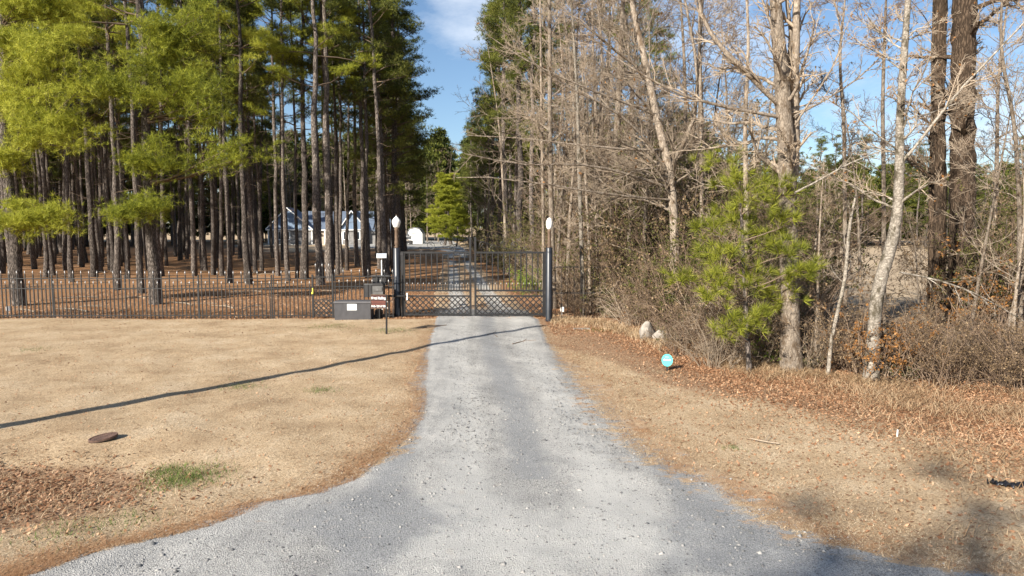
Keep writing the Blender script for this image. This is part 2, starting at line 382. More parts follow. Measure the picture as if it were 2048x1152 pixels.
v = coords(nt)
vo = nd(nt, 'TexVoronoi', Scale=70.0); nt.links.new(v, vo.inputs['Vector'])
vo2 = nd(nt, 'TexVoronoi', Scale=21.0); nt.links.new(v, vo2.inputs['Vector'])
nL = noise(nt, v, .7, 5, .6); nM = noise(nt, v, 4, 6, .65); nF = noise(nt, v, 75, 4, .75); nT = noise(nt, coords(nt, 'Object', (2.2, .25, 1)), 1.0, 4, .6)
c = ramp(nt, nF, [(.3, (.13, .13, .13)), (.5, (.325, .318, .303)), (.7, (.48, .468, .44))])
fines = ramp(nt, mathn(nt, 'ADD', mathn(nt, 'MULTIPLY', nL, .6), mathn(nt, 'MULTIPLY', nT, .4)), [(.40, (0, 0, 0)), (.60, (1, 1, 1))])
c = mix(nt, mathn(nt, 'MULTIPLY', fines, .75), c, mix(nt, nM, (.50, .482, .45), (.60, .582, .545)))
c = mix(nt, .9, c, ramp(nt, nF, [(.36, (.42, .42, .44)), (.47, (.95, .95, .95)), (.64, (1.22, 1.21, 1.18))]), 'MULTIPLY')
sp = ramp(nt, vo.outputs['Color'], [(.0, (.28, .285, .30)), (.22, (.55, .55, .55)), (.4, (1, 1, 1)), (.9, (1.2, 1.2, 1.2))])
c = mix(nt, .4, c, sp, 'MULTIPLY')
c = mix(nt, mathn(nt, 'MULTIPLY', brk(nt, attr(nt, 'track'), nM, .9, .35, .9), .7), c, mix(nt, nF, (.45, .438, .41), (.60, .587, .55)))
c = mix(nt, mathn(nt, 'MULTIPLY', brk(nt, attr(nt, 'loose'), nM, 1.0, .36, .8), .85), c, ramp(nt, nF, [(.35, (.12, .125, .135)), (.65, (.42, .42, .41))]))
c = mix(nt, ramp(nt, nM, [(.62, (0, 0, 0)), (.8, (.5, .5, .5))]), c, (.35, .27, .2))
st = ramp(nt, nF, [(.25, (.16, .06, .02)), (.5, (.33, .155, .06)), (.75, (.46, .26, .12))])
st = mix(nt, ramp(nt, noise(nt, v, 1.3, 5, .6), [(.34, (.25, .25, .25)), (.52, (1, 1, 1))]), st, ramp(nt, nF, [(.3, (.30, .20, .12)), (.55, (.50, .37, .24)), (.75, (.66, .52, .36))]))
nB = ramp(nt, mathn(nt, 'ADD', mathn(nt, 'MULTIPLY', noise(nt, coords(nt, 'Object', (1, 1.9, 1)), 3.2, 7, .7), .75), mathn(nt, 'MULTIPLY', nF, .25)), [(.36, (0, 0, 0)), (.64, (1, 1, 1))])
c = mix(nt, brk(nt, attr(nt, 'dstraw'), nB, .95, .40, .66), c, st)
nt.links.new(c, b.inputs['Base Color']); b.inputs['Roughness'].default_value = .95; b.inputs['Specular IOR Level'].default_value = .15
bump(nt, b, mix(nt, .5, nF, vo.outputs['Distance']), .8, .02)
ds = np.clip(1-(DX-l_[:, None])/wl_[:, None], 0, 1) + np.clip(1-(r_[:, None]-DX)/wr_[:, None], 0, 1)**.9
ds = np.where(DY < 26, ds, 0)
cen = np.abs(u-.5)[None]*2
beyond = sstep(23.0, 27, DY)
trk = np.exp(-((cen-.42)/.22)**2)
ds = np.maximum(ds, beyond*(1-1.25*trk)*1.3*(DY < 75))
me = mesh_np('driveway', np.stack([DX, DY, DZ], -1).reshape(-1, 3), [Q], M['gravel'], smooth=True)
cpx = (xl(DY[:, :1])+xr(DY[:, :1]))/2; cpx = np.where(DY[:, :1] < 12, np.interp(DY[:, :1], [3, 12], [.6, cpx[np.argmin(abs(yy-12)), 0]]), cpx)
off = DX-cpx
trackm = np.exp(-((np.abs(off)-.85)/.38)**2)*(DY > 6)+.9*np.exp(-((DX-.3)/2.2)**2-((DY-6.3)/1.1)**2)
loosem = .9*np.exp(-(off/.35)**2)*(DY > 8) + .8*np.exp(-((np.abs(off)-1.75)/.35)**2) + np.exp(-((DX-2.2)/.9)**2-((DY-6.4)/.7)**2)+np.exp(-((DX+1.5)/1.2)**2-((DY-6.9)/.6)**2)
masks(me, dict(dstraw=ds, track=np.clip(trackm, 0, 1), loose=np.clip(loosem, 0, 1))); tag(link('driveway', me), kind='structure')
# pale parking apron by the shed, far back
mb = MB(); a1 = G(700, 497); a2 = G(925, 497); a3 = G(905, 482); a4 = G(690, 482)
mb.add([(a.x, a.y, .12) for a in (a1, a2, a3, a4)] + [(a.x, a.y, -.3) for a in (a1, a2, a3, a4)], [(0, 1, 2, 3), (0, 4, 5, 1), (1, 5, 6, 2), (2, 6, 7, 3), (3, 7, 4, 0)])
tag(mb.build('gravel_yard', M['gravel']), kind='structure')

# ------------------------------------------------------------------ tubes and trees
def nrm(a): return a/np.maximum(np.linalg.norm(a, axis=-1, keepdims=True), 1e-9)
def tubes(P, R, s):
    """P (N,K,3), R (N,K) -> V, quads"""
    n, K, _ = P.shape
    T = nrm(np.gradient(P, axis=1)); ref = np.where(np.abs(T[..., 2:3]) > .92, [[[1., 0, 0]]], [[[0., 0, 1.]]])
    ref = np.repeat(ref[:, :1], K, 1)
    U = nrm(np.cross(T, ref)); Wv = np.cross(T, U); th = np.arange(s)*2*np.pi/s
    V = P[:, :, None] + R[:, :, None, None]*(U[:, :, None]*np.cos(th)[None, None, :, None] + Wv[:, :, None]*np.sin(th)[None, None, :, None])
    i = np.arange(n*K*s).reshape(n, K, s); j = np.roll(i, -1, 2)
    Q = np.stack([i[:, :-1], j[:, :-1], j[:, 1:], i[:, 1:]], -1).reshape(-1, 4)
    return V.reshape(-1, 3), Q
def cat(parts):
    Vs, Qs, o = [], [], 0
    for V, Q in parts:
        if len(V) == 0: continue
        Vs.append(V); Qs.append(Q+o); o += len(V)
    return np.concatenate(Vs), np.concatenate(Qs)
def grow(S, D, L, r0, r1, K, wob, up, r):
    n = len(S); P = np.zeros((n, K, 3)); P[:, 0] = S; d = nrm(D)
    st = (L/(K-1))[:, None]
    for k in range(1, K):
        d = nrm(d + wob*r.normal(size=(n, 3)) + np.array([0, 0, up])); P[:, k] = P[:, k-1]+d*st
    t = np.linspace(0, 1, K)[None]; R = r0[:, None]*(1-t)+r1[:, None]*t
    return P, R
def spawn(P, R, per, t0, t1, a0, a1, r, lenf, parlen, minr=.003, rf=.55, updir=None, exp=1.0):
    n, K, _ = P.shape; idx = np.repeat(np.arange(n), per); m = len(idx)
    t = (t0+(t1-t0)*r.random(m)**exp)*(K-1); k = np.minimum(t.astype(int), K-2); f = (t-k)[:, None]
    p = P[idx, k]*(1-f)+P[idx, k+1]*f; tan = nrm(P[idx, k+1]-P[idx, k]); rr = R[idx, k]*(1-f[:, 0])+R[idx, k+1]*f[:, 0]
    q = r.normal(size=(m, 3))
    if updir is not None: q[:, 2] = q[:, 2]*updir[1]+updir[0]
    perp = nrm(q-(q*tan).sum(-1, keepdims=True)*tan)
    a = r.uniform(a0, a1, m)[:, None]; d = tan*np.cos(a)+perp*np.sin(a)
    L = parlen[idx]*lenf*r.uniform(.55, 1.15, m)*(1-.45*t/(K-1))
    r0 = np.maximum(rr*rf, minr)
    return p, d, L, r0, np.maximum(r0*.35, minr*.6)
def needles(C, D, n, ln, wd, r, spread=.85):
    m = len(C); C = np.repeat(C, n, 0); D = np.repeat(D, n, 0)
    d = nrm(D + spread*r.normal(size=(m*n, 3))); l = (ln*r.uniform(.65, 1.1, m*n))[:, None]
    s = nrm(np.cross(d, r.normal(size=(m*n, 3))))*wd*.5
    b0 = C + d*l*.08
    V = np.stack([b0-s, b0+s, C+d*l], 1).reshape(-1, 3); T = np.arange(len(V)).reshape(-1, 3); return V, T
def leaves(C, sz, r, drop=0.0, curl=.3):
    n = len(C); d = nrm(r.normal(size=(n, 3))+np.array([0, 0, -drop])); u = nrm(np.cross(d, r.normal(size=(n, 3)))); w_ = np.cross(d, u)
    s = (sz*r.uniform(.6, 1.25, n))[:, None]
    V = np.stack([C, C+d*s*.5+u*s*.3+w_*s*curl*.3, C+d*s, C+d*s*.5-u*s*.3+w_*s*curl*.3], 1).reshape(-1, 3)
    i = np.arange(4*n).reshape(n, 4); return V, np.concatenate([i[:, [0, 1, 2]], i[:, [0, 2, 3]]])
def trunkmesh(path, rad, sides, r, flare=1.35, rough=.07, mat_=None, name='trunk'):
    """path (K,3) resampled; bark-rough radius"""
    V, Q = tubes(path[None], rad[None], sides)
    K = len(path); Vr = V.reshape(K, sides, 3); c = path[:, None]
    k = 1+rough*r.normal(size=(K, sides, 1)); fl = 1+(flare-1)*np.exp(-np.arange(K)/1.3)[:, None, None]*(1+.3*np.sin(np.arange(sides)*2*np.pi*3/sides+r.uniform(0, 6)))[None, :, None]
    Vr = c+(Vr-c)*k*fl
    return mesh_np(name, Vr.reshape(-1, 3), [Q], mat_, smooth=True)
def resample(pts, rads, K, r=None, jit=0):
    pts = np.array([tuple(p) for p in pts], float); rads = np.array(rads, float)
    s = np.concatenate([[0], np.cumsum(np.linalg.norm(np.diff(pts, axis=0), axis=1))]); t = np.linspace(0, s[-1], K)
    # smooth (cosine) interpolation between picks
    P = np.stack([np.interp(t, s, pts[:, k]) for k in range(3)], -1)
    for _ in range(2): P[1:-1] = (P[:-2]+2*P[1:-1]+P[2:])/4
    if jit: P[1:, :2] += r.normal(size=(K-1, 2))*jit
    return P, np.interp(t, s, rads)

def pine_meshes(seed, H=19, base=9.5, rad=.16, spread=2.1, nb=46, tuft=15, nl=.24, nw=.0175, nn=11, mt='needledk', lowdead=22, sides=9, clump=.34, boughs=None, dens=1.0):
    r = np.random.default_rng(seed)
    K = 16; z = np.linspace(0, H, K); px = np.cumsum(r.normal(size=K)*.05); py = np.cumsum(r.normal(size=K)*.05); px[0] = py[0] = 0; px -= 0; 
    path = np.stack([px, py, z], -1); rr = rad*(1-.8*(z/H)**1.2)+.015
    path[0, 2] = -.25
    tm = trunkmesh(path, rr, sides, r, mat_=M['pinebark'])
    # live branches
    zb = base+(H-base)*np.sort(r.random(nb))**.85; az = r.uniform(0, 2*np.pi, nb); q = (zb-base)/(H-base)
    Lb = spread*(1.0-.72*q)*r.uniform(.6, 1.2, nb)*(.75+.25*np.minimum(1, q*4)); el = r.uniform(-.05, .35, nb)+.5*q
    S = np.stack([np.interp(zb, z, px), np.interp(zb, z, py), zb], -1)
    D = np.stack([np.cos(az)*np.cos(el), np.sin(az)*np.cos(el), np.sin(el)], -1)
    if boughs is not None:
        bs, be, bl = boughs; S = np.concatenate([S, bs]); D = np.concatenate([D, nrm(be-bs)]); Lb = np.concatenate([Lb, np.linalg.norm(be-bs, axis=1)])
        q = np.concatenate([q, np.zeros(len(bs))])
    P1, R1 = grow(S, D, Lb, .012+.012*Lb, np.full(len(Lb), .007), 6, .10, .02, r)
    p, d, L, r0, r1 = spawn(P1, R1, 5, .4, 1.0, .4, 1.0, r, .42, Lb, .004, .5, (.4, .35))
    P2, R2 = grow(p, d, L, r0, r1, 4, .12, .08, r)
    ends = np.concatenate([P1[:, -1], P1[:, -2], P2[:, -1], P2[:, -1], P2[:, 2]]); dirs = np.concatenate([P1[:, -1]-P1[:, -2]]*2+[P2[:, -1]-P2[:, -2]]*3)
    rep = max(1, int(round(tuft/5*dens))); C = np.repeat(ends, rep, 0); Dd = np.repeat(nrm(dirs), rep, 0)
    C = C + r.normal(size=C.shape)*np.array([clump, clump, clump*.30])*.6
    if boughs is not None:
        nbq = len(boughs[0]); e2 = P1[-nbq:, 2:].reshape(-1, 3); w2 = np.tile(np.array([.4, .8, 1.2, 1.4]), nbq); e2 = np.repeat(e2, np.maximum(1, (w2*22).astype(int)), 0)
        e2 = e2 + r.normal(size=e2.shape)*np.array([.36, .42, .24]) + np.array([0, 0, .10]); C = np.concatenate([C, e2]); Dd = np.concatenate([Dd, r.normal(size=e2.shape)*.3])
    Dd = nrm(Dd*.5+np.array([0, 0, .55])+.5*r.normal(size=C.shape))
    nv, ntri = needles(C, Dd, nn, nl, nw, r)
    # dead twigs on the bare stem
    zd = r.uniform(base*.35, base*1.1, lowdead); azd = r.uniform(0, 6.28, lowdead)
    Sd = np.stack([np.interp(zd, z, px), np.interp(zd, z, py), zd], -1); Dd2 = np.stack([np.cos(azd), np.sin(azd), r.uniform(-.25, .35, lowdead)], -1)
    Ld = r.uniform(.15, 1.9, lowdead)*r.random(lowdead)**.4; P3, R3 = grow(Sd, Dd2, Ld, np.full(lowdead, .014), np.full(lowdead, .005), 5, .16, -.02, r)
    p, d, L, r0, r1 = spawn(P3, R3, 3, .3, 1, .4, 1.1, r, .5, Ld, .004, .5); P4, R4 = grow(p, d, L, r0, r1, 3, .15, 0, r)
    V, Q = cat([tubes(P1, R1, 4), tubes(P2, R2, 3), tubes(P3, R3, 3), tubes(P4, R4, 3)])
    bm_ = mesh_np('branches', V, [Q], M['pinebranch']); cm = mesh_np('crown', nv, [ntri], M[mt])
    return tm, bm_, cm
def put_tree(name, meshes, label, loc, rz=0, s=1.0, lean=(0, 0), group=None, cat_='tree', parts=('trunk', 'branches', 'crown'), sz=None):
    t = thing(name, label, cat_, loc, rz, group); t.scale = (s, s, sz or s); t.rotation_euler = (lean[0], lean[1], rz)
    for nm, me in zip(parts, meshes):
        if me is not None: link(nm, me, t)
    return t

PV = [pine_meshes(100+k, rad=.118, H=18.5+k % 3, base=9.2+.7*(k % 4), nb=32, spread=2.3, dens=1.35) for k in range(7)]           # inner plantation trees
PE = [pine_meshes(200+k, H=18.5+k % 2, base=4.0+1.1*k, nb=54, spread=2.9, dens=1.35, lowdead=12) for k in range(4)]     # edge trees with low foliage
PF = [pine_meshes(300+k, H=17.5+k, base=8.8+.5*k, nb=21, spread=3.1, dens=2.3, mt='needle', nn=16, nl=.24, nw=.0125, sides=14, clump=.30) for k in range(4)]   # front row, sunlight put into the needle colour
# front row, with the boughs seen in the photograph
def key_pine(px, py, wpx, boughs, seed, label, base=6.0, H=19, mt='needle', group=None):
    g = GH(px, py); Yb = g.y; r = np.random.default_rng(seed); bs, be = [], []
    for (bx, by, bw, bh, dy) in boughs:
        c_ = W(bx, by, Yb-dy)
        nb_ = max(3, int(bw/22))
        for k in range(nb_):
            fx = (k+.5)/nb_-.5
            e = W(bx+fx*bw*.85, by+r.uniform(-.3, .3)*bh, Yb-dy+r.uniform(-.5, .5))
            e = np.array(tuple(e-g)); s0 = np.array([0, 0, max(1.2, e[2]-.25-abs(e[0])*.10)]); bs.append(s0); be.append(e)
    ms = pine_meshes(seed, H=H, base=base, rad=wpx*mpp(Yb)/2*.92, spread=3.0, nb=16, dens=2.0, mt=mt, nn=17, nw=.0115, nl=.24, sides=16, lowdead=16,
                     boughs=(np.array(bs), np.array(be), None) if bs else None)
    return put_tree('pine_tree', ms, label, (g.x, g.y, g.z), 0, 1, group=group)
key_pine(41, 612, 20, [(62, 436, 155, 50, 1.2), (0, 330, 70, 30, 1.0), (130, 272, 195, 40, 1.5), (110, 165, 150, 34, 1.3), (20, 205, 70, 30, .8), (60, 90, 190, 50, 1), (90, 20, 160, 50, .5)], 401, 'stout pine at the left edge behind the fence, with the lowest bright bough', base=9.5)
key_pine(313, 608, 19, [(275, 418, 125, 26, 1.6), (295, 330, 125, 30, 1.4), (420, 195, 160, 46, 1.2), (235, 165, 130, 34, 1.8), (500, 322, 60, 18, 1.2), (385, 60, 150, 40, 1), (330, 110, 90, 30, 1.3)], 402, 'thickest grey pine trunk behind the middle of the long fence, flared root base', base=9.5)
keyl = [
 (69, 538, 10, 'slim pine just right of the stout left edge pine, farther back'),
 (106, 552, 11, 'dark pine second to the right of the stout left edge pine'),
 (164, 534, 9, 'slender dark pine between two pairs of trunks left of the wood'),
 (188, 555, 14, 'straight grey brown pine, left one of a close pair behind the fence'),
 (202, 547, 9, 'thinner pine, right one of a close pair behind the fence'),
 (235, 580, 14, 'brown pine close behind the fence, dark foot among the pickets'),
 (282, 587, 14, 'grey pine just left of the thickest trunk'),
 (360, 521, 8, 'thin pine right of the thickest trunk, deep in shade'),
 (389, 553, 11, 'lit grey pine, first right of the thickest trunk'),
 (411, 541, 9, 'dark pine between two lit pale trunks'),
 (427, 550, 10, 'pale leaning pine beside a darker twin'),
 (459, 565, 11, 'brown pine standing close to the fence, right of the leaning pale pine'),
 (480, 518, 8, 'thin pale pine behind the close brown one'),
 (499, 568, 15, 'stout dark grey pine left of the blue gabled house'),
 (520, 520, 10, 'black shaded pine beside the stout one left of the house'),
 (557, 551, 10, 'dark pine crossing the house wall left of its window'),
 (594, 555, 8, 'slim pine crossing the house front, right of its gable peak'),
 (609, 557, 16, 'stout brown pine crossing the right half of the house gable'),
 (641, 569, 18, 'thick pine behind the small gate, left of a pair'),
 (661, 562, 17, 'thick dark pine behind the small gate, right of a pair'),
 (675, 548, 9, 'thin black pine right of the thick pair'),
 (694, 540, 8, 'pale slim pine between the thick pair and the mailbox'),
 (716, 534, 10, 'lit brown pine above the charcoal storage box'),
 (731, 550, 12, 'dark leaning pine above the storage box, right of the lit one'),
 (760, 538, 10, 'brown pine behind the solar panel'),
 (779, 530, 10, 'lit brown pine between solar panel and left lamp'),
 (808, 500, 9, 'straight black pine just right of the left lamp globe')]
for k, (px, py, wp, lb) in enumerate(keyl):
    g = GH(px, py); ms = PF[k % 4] if py > 548 else PV[k % 7]
    s = wp*mpp(g.y)/2*.74/(.16 if py > 548 else .118)
    r = random.Random(k); t = put_tree('pine_tree', ms, lb, (g.x, g.y, g.z), r.uniform(0, 6.3), 1, (r.uniform(-.012, .012), r.uniform(-.02, .02)))
    for ch in t.children:
        if ch.name.startswith('trunk'): ch.scale = (s, s, 1)
# the small crooked sapling with a vine-like stem, pale, in front of the wood
# plantation behind
rr_ = random.Random(5); n_in = 0
spots = []
yv = 30.0
while yv < 112:
    xv = -1.75*yv
    while xv < 2:
        x = xv+rr_.uniform(-.9, .9); y = yv+rr_.uniform(-1.0, 1.0)
        px = 1024+F*x/y*1.0
        lim = 795 if y < 60 else 812
        ok = -1250 < px < lim
        if px < -180 and (y > 62 or rr_.random() < .35): ok = False
        if 520 < px < lim and y > 50: ok = ok and rr_.random() < .35 and y < 74
        elif px > 560 and rr_.random() < .2: ok = False
        if y > 80 and px > 150: ok = False
        if y < 44 and px < -180 and x > -24: ok = False
        if y < 37 and px > -180: ok = False
        if rr_.random() < .16: ok = False
        if ok: spots.append((x, y, px))
        xv += 3.1
    yv += 3.1
spots.sort(key=lambda q: q[1])
print('plantation', len(spots))
LMK = [(41, 'the stout left edge pine'), (188, 'the close pair'), (313, 'the thickest grey trunk'), (425, 'the leaning pine'), (499, 'the stout dark pine'), (609, 'the house gable'), (650, 'the thick pair'), (731, 'the storage box'), (795, 'the left lamp')]
inview = [q for q in spots if q[2] > -110]; outv = [q for q in spots if q[2] <= -110]
for k, (x, y, px) in enumerate(inview[:240]+outv):
    edge_ = px > 740
    ms = PE[k % 4] if (edge_ and y > 44) or (y > 70 and k % 2) else PV[k % 7]
    lm = min(LMK, key=lambda q: abs(q[0]-px)); row = 'near' if y < 45 else 'middle' if y < 65 else 'far'
    lb = 'slender pine in the %s rows, %s of %s' % (row, 'left' if px < lm[0] else 'right', lm[1]) if px > -110 else 'slender pine of the same wood, standing left of the view'
    t = put_tree('pine_tree', ms, lb, (x, y, float(hgt(x, y))), rr_.uniform(0, 6.3), rr_.uniform(.85, 1.12), (rr_.uniform(-.02, .02), rr_.uniform(-.035, .035)), 'plantation pines behind the fence')
    g_ = rr_.uniform(.62, 1.2); t.children[0].scale = (g_, g_, 1)
DEEP = inview[240:] + [(W(p_, 455, 1).x*y_, y_, p_) for p_, y_ in [(rr_.uniform(-160, 380), rr_.uniform(104, 119)) for _ in range(95)] + [(rr_.uniform(-160, 150), rr_.uniform(84, 104)) for _ in range(55)]]
# edge pines along the left side of the drive: foliage hanging low and dark over the road
for k, (px, Yd, s, ve) in enumerate([(788, 46, 1.25, 2), (794, 55, 1.3, 1), (799, 64, 1.35, 0), (803, 73, 1.35, 2), (805, 84, 1.35, 1), (806, 95, 1.35, 0)]):
    g = W(px, 455, Yd); t = put_tree('pine_tree', PE[ve], 'full dark pine bordering the left of the drive, %s back from the gate' % ['nearest', 'second', 'third', 'fourth', 'fifth', 'farthest'][k], (g.x, Yd, float(hgt(g.x, Yd))), k*1.3, s, group='pines along the left of the drive', sz=1.06)

# ------------------------------------------------------------------ bare broadleaved trees
def bare_meshes(seed, path, rads, limbs=16, lt=(.25, 1), la=(.7, 1.25), lenf=.35, per2=11, per3=9, wob=.18, up=.025, barkm='greybark', twigm='twig', leafn=0, leafm='lfbrown', extra=None, K=26, sides=12, l2=.5, l3=.5, rough=.03, minr=.0045, leafsz=.08):
    r = np.random.default_rng(seed); P0, R0 = resample(path, rads, K, r, 0)
    tm = trunkmesh(P0, R0, sides, r, 1.3, rough, M[barkm]); H = np.linalg.norm(P0[-1]-P0[0])
    p, d, L, r0, r1 = spawn(P0[None], R0[None], limbs, lt[0], lt[1], la[0], la[1], r, lenf, np.array([H]), .008, .28, (.15, .6))
    P1, R1 = grow(p, d, L, r0, r1, 9, wob, up, r); lens = L
    if extra:                                     # limbs seen in the photograph
        E = [resample(e, rd, 9) for e, rd in extra]
        P1 = np.concatenate([P1]+[e[0][None]+np.cumsum(r.normal(size=(1, 9, 3))*.035, 1)*np.linspace(0, 1, 9)[None, :, None] for e in E]); R1 = np.concatenate([R1]+[e[1][None] for e in E])
        lens = np.concatenate([lens, [min(2.4, .6*np.linalg.norm(e[0][-1]-e[0][0])) for e in E]])
    p, d, L2, r0, r1 = spawn(P1, R1, per2, .15, 1, .35, .95, r, l2, lens, minr*1.3, .55, (.15, .8)); P2, R2 = grow(p, d, L2, r0, r1, 6, wob, up, r)
    p, d, L3, r0, r1 = spawn(P2, R2, per3, .15, 1, .35, 1.0, r, l3, L2, minr, .6, (.1, .9)); P3, R3 = grow(p, d, L3, r0, r1, 4, wob, up, r)
    p, d, L4, r0, r1 = spawn(P3, R3, 2, .2, 1, .35, 1.0, r, .6, L3, minr*.8, .7); P4, R4 = grow(p, d, L4, r0, r1, 3, wob, up, r)
    lm = mesh_np('limbs', *[(a, [b]) for a, b in [tubes(P1, R1, 6)]][0], M[barkm], smooth=True)
    V, Q = cat([tubes(P2, R2, 4), tubes(P3, R3, 3), tubes(P4, R4, 3)]); wm = mesh_np('twigs', V, [Q], M[twigm])
    fm = None
    if leafn:
        k = r.integers(0, len(P4), leafn); C = P4[k, 2]; V, T = leaves(C, leafsz, r, .8); fm = mesh_np('leaves', V, [T], M[leafm])
    return tm, lm, wm, fm
BP = ('trunk', 'limbs', 'twigs', 'leaves')
def key_bare(label, pts, wp, Yd, seed, group=None, base=None, extra=None, name='bare_tree', tops=True, **kw):
    """pts: pixel picks up the stem; wp: its widths in pixels; Yd: distance"""
    g = W(pts[0][0], pts[0][1], Yd); gz = float(hgt(g.x, Yd)); o = Vector((g.x, Yd, gz))
    P = [W(x, y, Yd)-o for x, y in pts]; P[0] = Vector((P[0].x, 0, -.2))
    k = mpp(Yd)/2
    ex = [([W(x, y, Yd+dy)-o for x, y, dy in e], [q*k*(.72 if q < 15 else .9) for q in rd]) for e, rd in (extra or [])]
    ms = bare_meshes(seed, P, [q*k for q in wp], extra=ex, **kw)
    return put_tree(name, ms, label, o, 0, 1, parts=BP, group=group)
key_bare('slim grey trunk rising directly behind the right lamp', [(1108, 625), (1103, 450), (1100, 250), (1099, 0), (1097, -160)], [12, 11, 9, 7, 4], 25.5, 501, limbs=20, lenf=.22, lt=(.3, 1))
key_bare('thin brown bare stem left of the right lamp', [(1088, 620), (1086, 400), (1082, 150), (1080, -60)], [7, 6, 5, 3], 27, 502, limbs=16, lenf=.22)
key_bare('whitish slender sapling behind the right fence, tallest pale stem there', [(1168, 640), (1164, 520), (1158, 330), (1155, 200), (1143, 0), (1135, -100)], [9, 8, 8, 6, 5, 3], 23.6, 503, limbs=18, lenf=.24, lt=(.3, 1), barkm='palebark')
key_bare('stouter grey tree with a tapering foot behind the right fence', [(1214, 630), (1218, 540), (1226, 430), (1232, 300), (1241, 120), (1250, -80)], [20, 17, 14, 13, 11, 7], 25.5, 504, limbs=22, lenf=.26, lt=(.25, 1))
key_bare('thin pale sapling between the white sapling and the stouter grey tree', [(1181, 625), (1178, 500), (1172, 380), (1168, 250)], [7, 6, 5, 3], 24.4, 505, limbs=12, lenf=.3, lt=(.3, 1))
key_bare('short thin sapling touching the stouter grey tree at its left', [(1196, 620), (1194, 520), (1191, 400), (1190, 330)], [6, 5, 4, 2], 25, 506, limbs=10, lenf=.3)
key_bare('broad leaning grey tree sending long bare boughs left towards the gate', [(1352, 655), (1350, 480), (1343, 350), (1322, 275), (1292, 130), (1262, 0), (1240, -120)], [20, 18, 17, 15, 13, 10, 6], 20.8, 507,
         extra=[([(1345, 378, 0), (1270, 355, -.6), (1185, 326, -1.2), (1060, 338, -2), (925, 318, -2.4)], [9, 8, 6, 4, 2]),
                ([(1348, 400, 0), (1250, 395, -.8), (1130, 372, -1.5), (1010, 355, -2), (915, 352, -2)], [7, 6, 5, 3, 2]),
                ([(1335, 300, 0), (1260, 300, -.5), (1160, 285, -1), (1060, 265, -1), (930, 255, -1)], [8, 7, 5, 3, 2]),
                ([(1310, 230, 0), (1230, 195, -.5), (1130, 160, -1), (1030, 110, -1), (960, 60, -1)], [8, 6, 5, 3, 2]),
                ([(1296, 150, 0), (1220, 90, -.5), (1150, 40, -1), (1080, -30, -1)], [8, 6, 4, 2]),
                ([(1345, 330, 0), (1400, 230, -.5), (1390, 100, -.5), (1350, -40, -.5)], [12, 10, 8, 5]),
                ([(1340, 350, 0), (1260, 225, -.8), (1170, 195, -1.5), (1090, 150, -1.5), (1010, 60, -2)], [9, 7, 5, 3, 2])],
         limbs=30, lenf=.27, lt=(.3, 1), per2=12, per3=9, leafn=160, leafm='lforange', leafsz=.11)
key_bare('big twin-stemmed tree with pale flaking bark beside the young pine', [(1583, 742), (1580, 640), (1578, 480), (1574, 330), (1562, 130), (1550, 0), (1545, -140)], [40, 36, 34, 33, 27, 22, 15], 14.6, 508,
         extra=[([(1580, 400, 0), (1594, 300, .2), (1592, 150, .2), (1606, 0, .2), (1615, -120, .2)], [22, 20, 18, 16, 12]),
                ([(1572, 300, .25), (1578, 200, .4), (1582, 100, .4), (1588, -60, .4)], [13, 12, 11, 8]),
                ([(1562, 235, 0), (1500, 222, -.3), (1430, 210, -.6), (1350, 192, -.8), (1240, 130, -1), (1160, 60, -1)], [10, 9, 8, 6, 4, 2]),
                ([(1562, 212, 0), (1505, 160, -.3), (1440, 90, -.4), (1405, 30, -.4), (1392, -60, -.4)], [14, 13, 12, 10, 7]),
                ([(1590, 250, 0), (1640, 175, -.3), (1690, 100, -.4), (1680, 20, -.4), (1660, -60, -.4)], [6, 5, 4, 3, 2]),
                ([(1588, 232, 0), (1660, 200, .3), (1730, 150, .3), (1830, 60, .3)], [6, 5, 4, 2])],
         limbs=20, lenf=.27, lt=(.45, 1), per2=10, per3=8, barkm='greybark', leafn=160, leafm='lfbrown', sides=16, rough=.04, leafsz=.07)
key_bare('mottled lichen-spotted tree with an S-bent stem among the brush', [(1742, 768), (1748, 660), (1754, 570), (1786, 490), (1798, 400), (1800, 230), (1812, 60), (1822, -100)], [28, 24, 24, 22, 19, 15, 12, 8], 13.5, 509,
         extra=[([(1798, 330, 0), (1840, 290, -.2), (1900, 200, -.3), (1990, 120, -.3), (2060, 40, -.3)], [9, 8, 7, 5, 3]),
                ([(1795, 300, 0), (1740, 260, -.2), (1690, 215, -.3), (1620, 200, -.3)], [5, 4, 3, 2])],
         limbs=20, lenf=.25, lt=(.4, 1), per2=8, per3=7, barkm='palebark', leafn=260, leafm='lforange', leafsz=.06)
key_bare('thin pale curving sapling between the big twin tree and the S-bent tree', [(1655, 758), (1662, 680), (1690, 560), (1700, 440), (1712, 390)], [8, 7, 7, 6, 4], 14.0, 510, limbs=9, lenf=.25, lt=(.5, 1), per2=4, per3=3, barkm='palebark')
key_bare('massive dark vine-wrapped trunk near the right edge', [(1925, 585), (1926, 400), (1925, 200), (1930, 0), (1932, -150)], [46, 42, 40, 40, 34], 21, 511, limbs=14, lenf=.25, lt=(.45, 1), barkm='dirtybark', rough=.13, sides=18, leafn=200, leafm='lforange', K=46, leafsz=.07)
key_bare('dark leafy-vined trunk immediately left of the massive one', [(1880, 590), (1881, 400), (1878, 200), (1882, 0), (1880, -150)], [24, 21, 20, 22, 16], 21.6, 512, limbs=12, lenf=.22, lt=(.35, 1), barkm='dirtybark', rough=.13, leafn=450, leafm='lforange', K=40, leafsz=.07)
key_bare('narrow black trunk, third from the right edge, left of the leafy-vined one', [(1864, 590), (1866, 300), (1868, 100), (1872, -100)], [12, 11, 10, 7], 22.5, 513, limbs=10, lenf=.22, barkm='dirtybark', rough=.1)
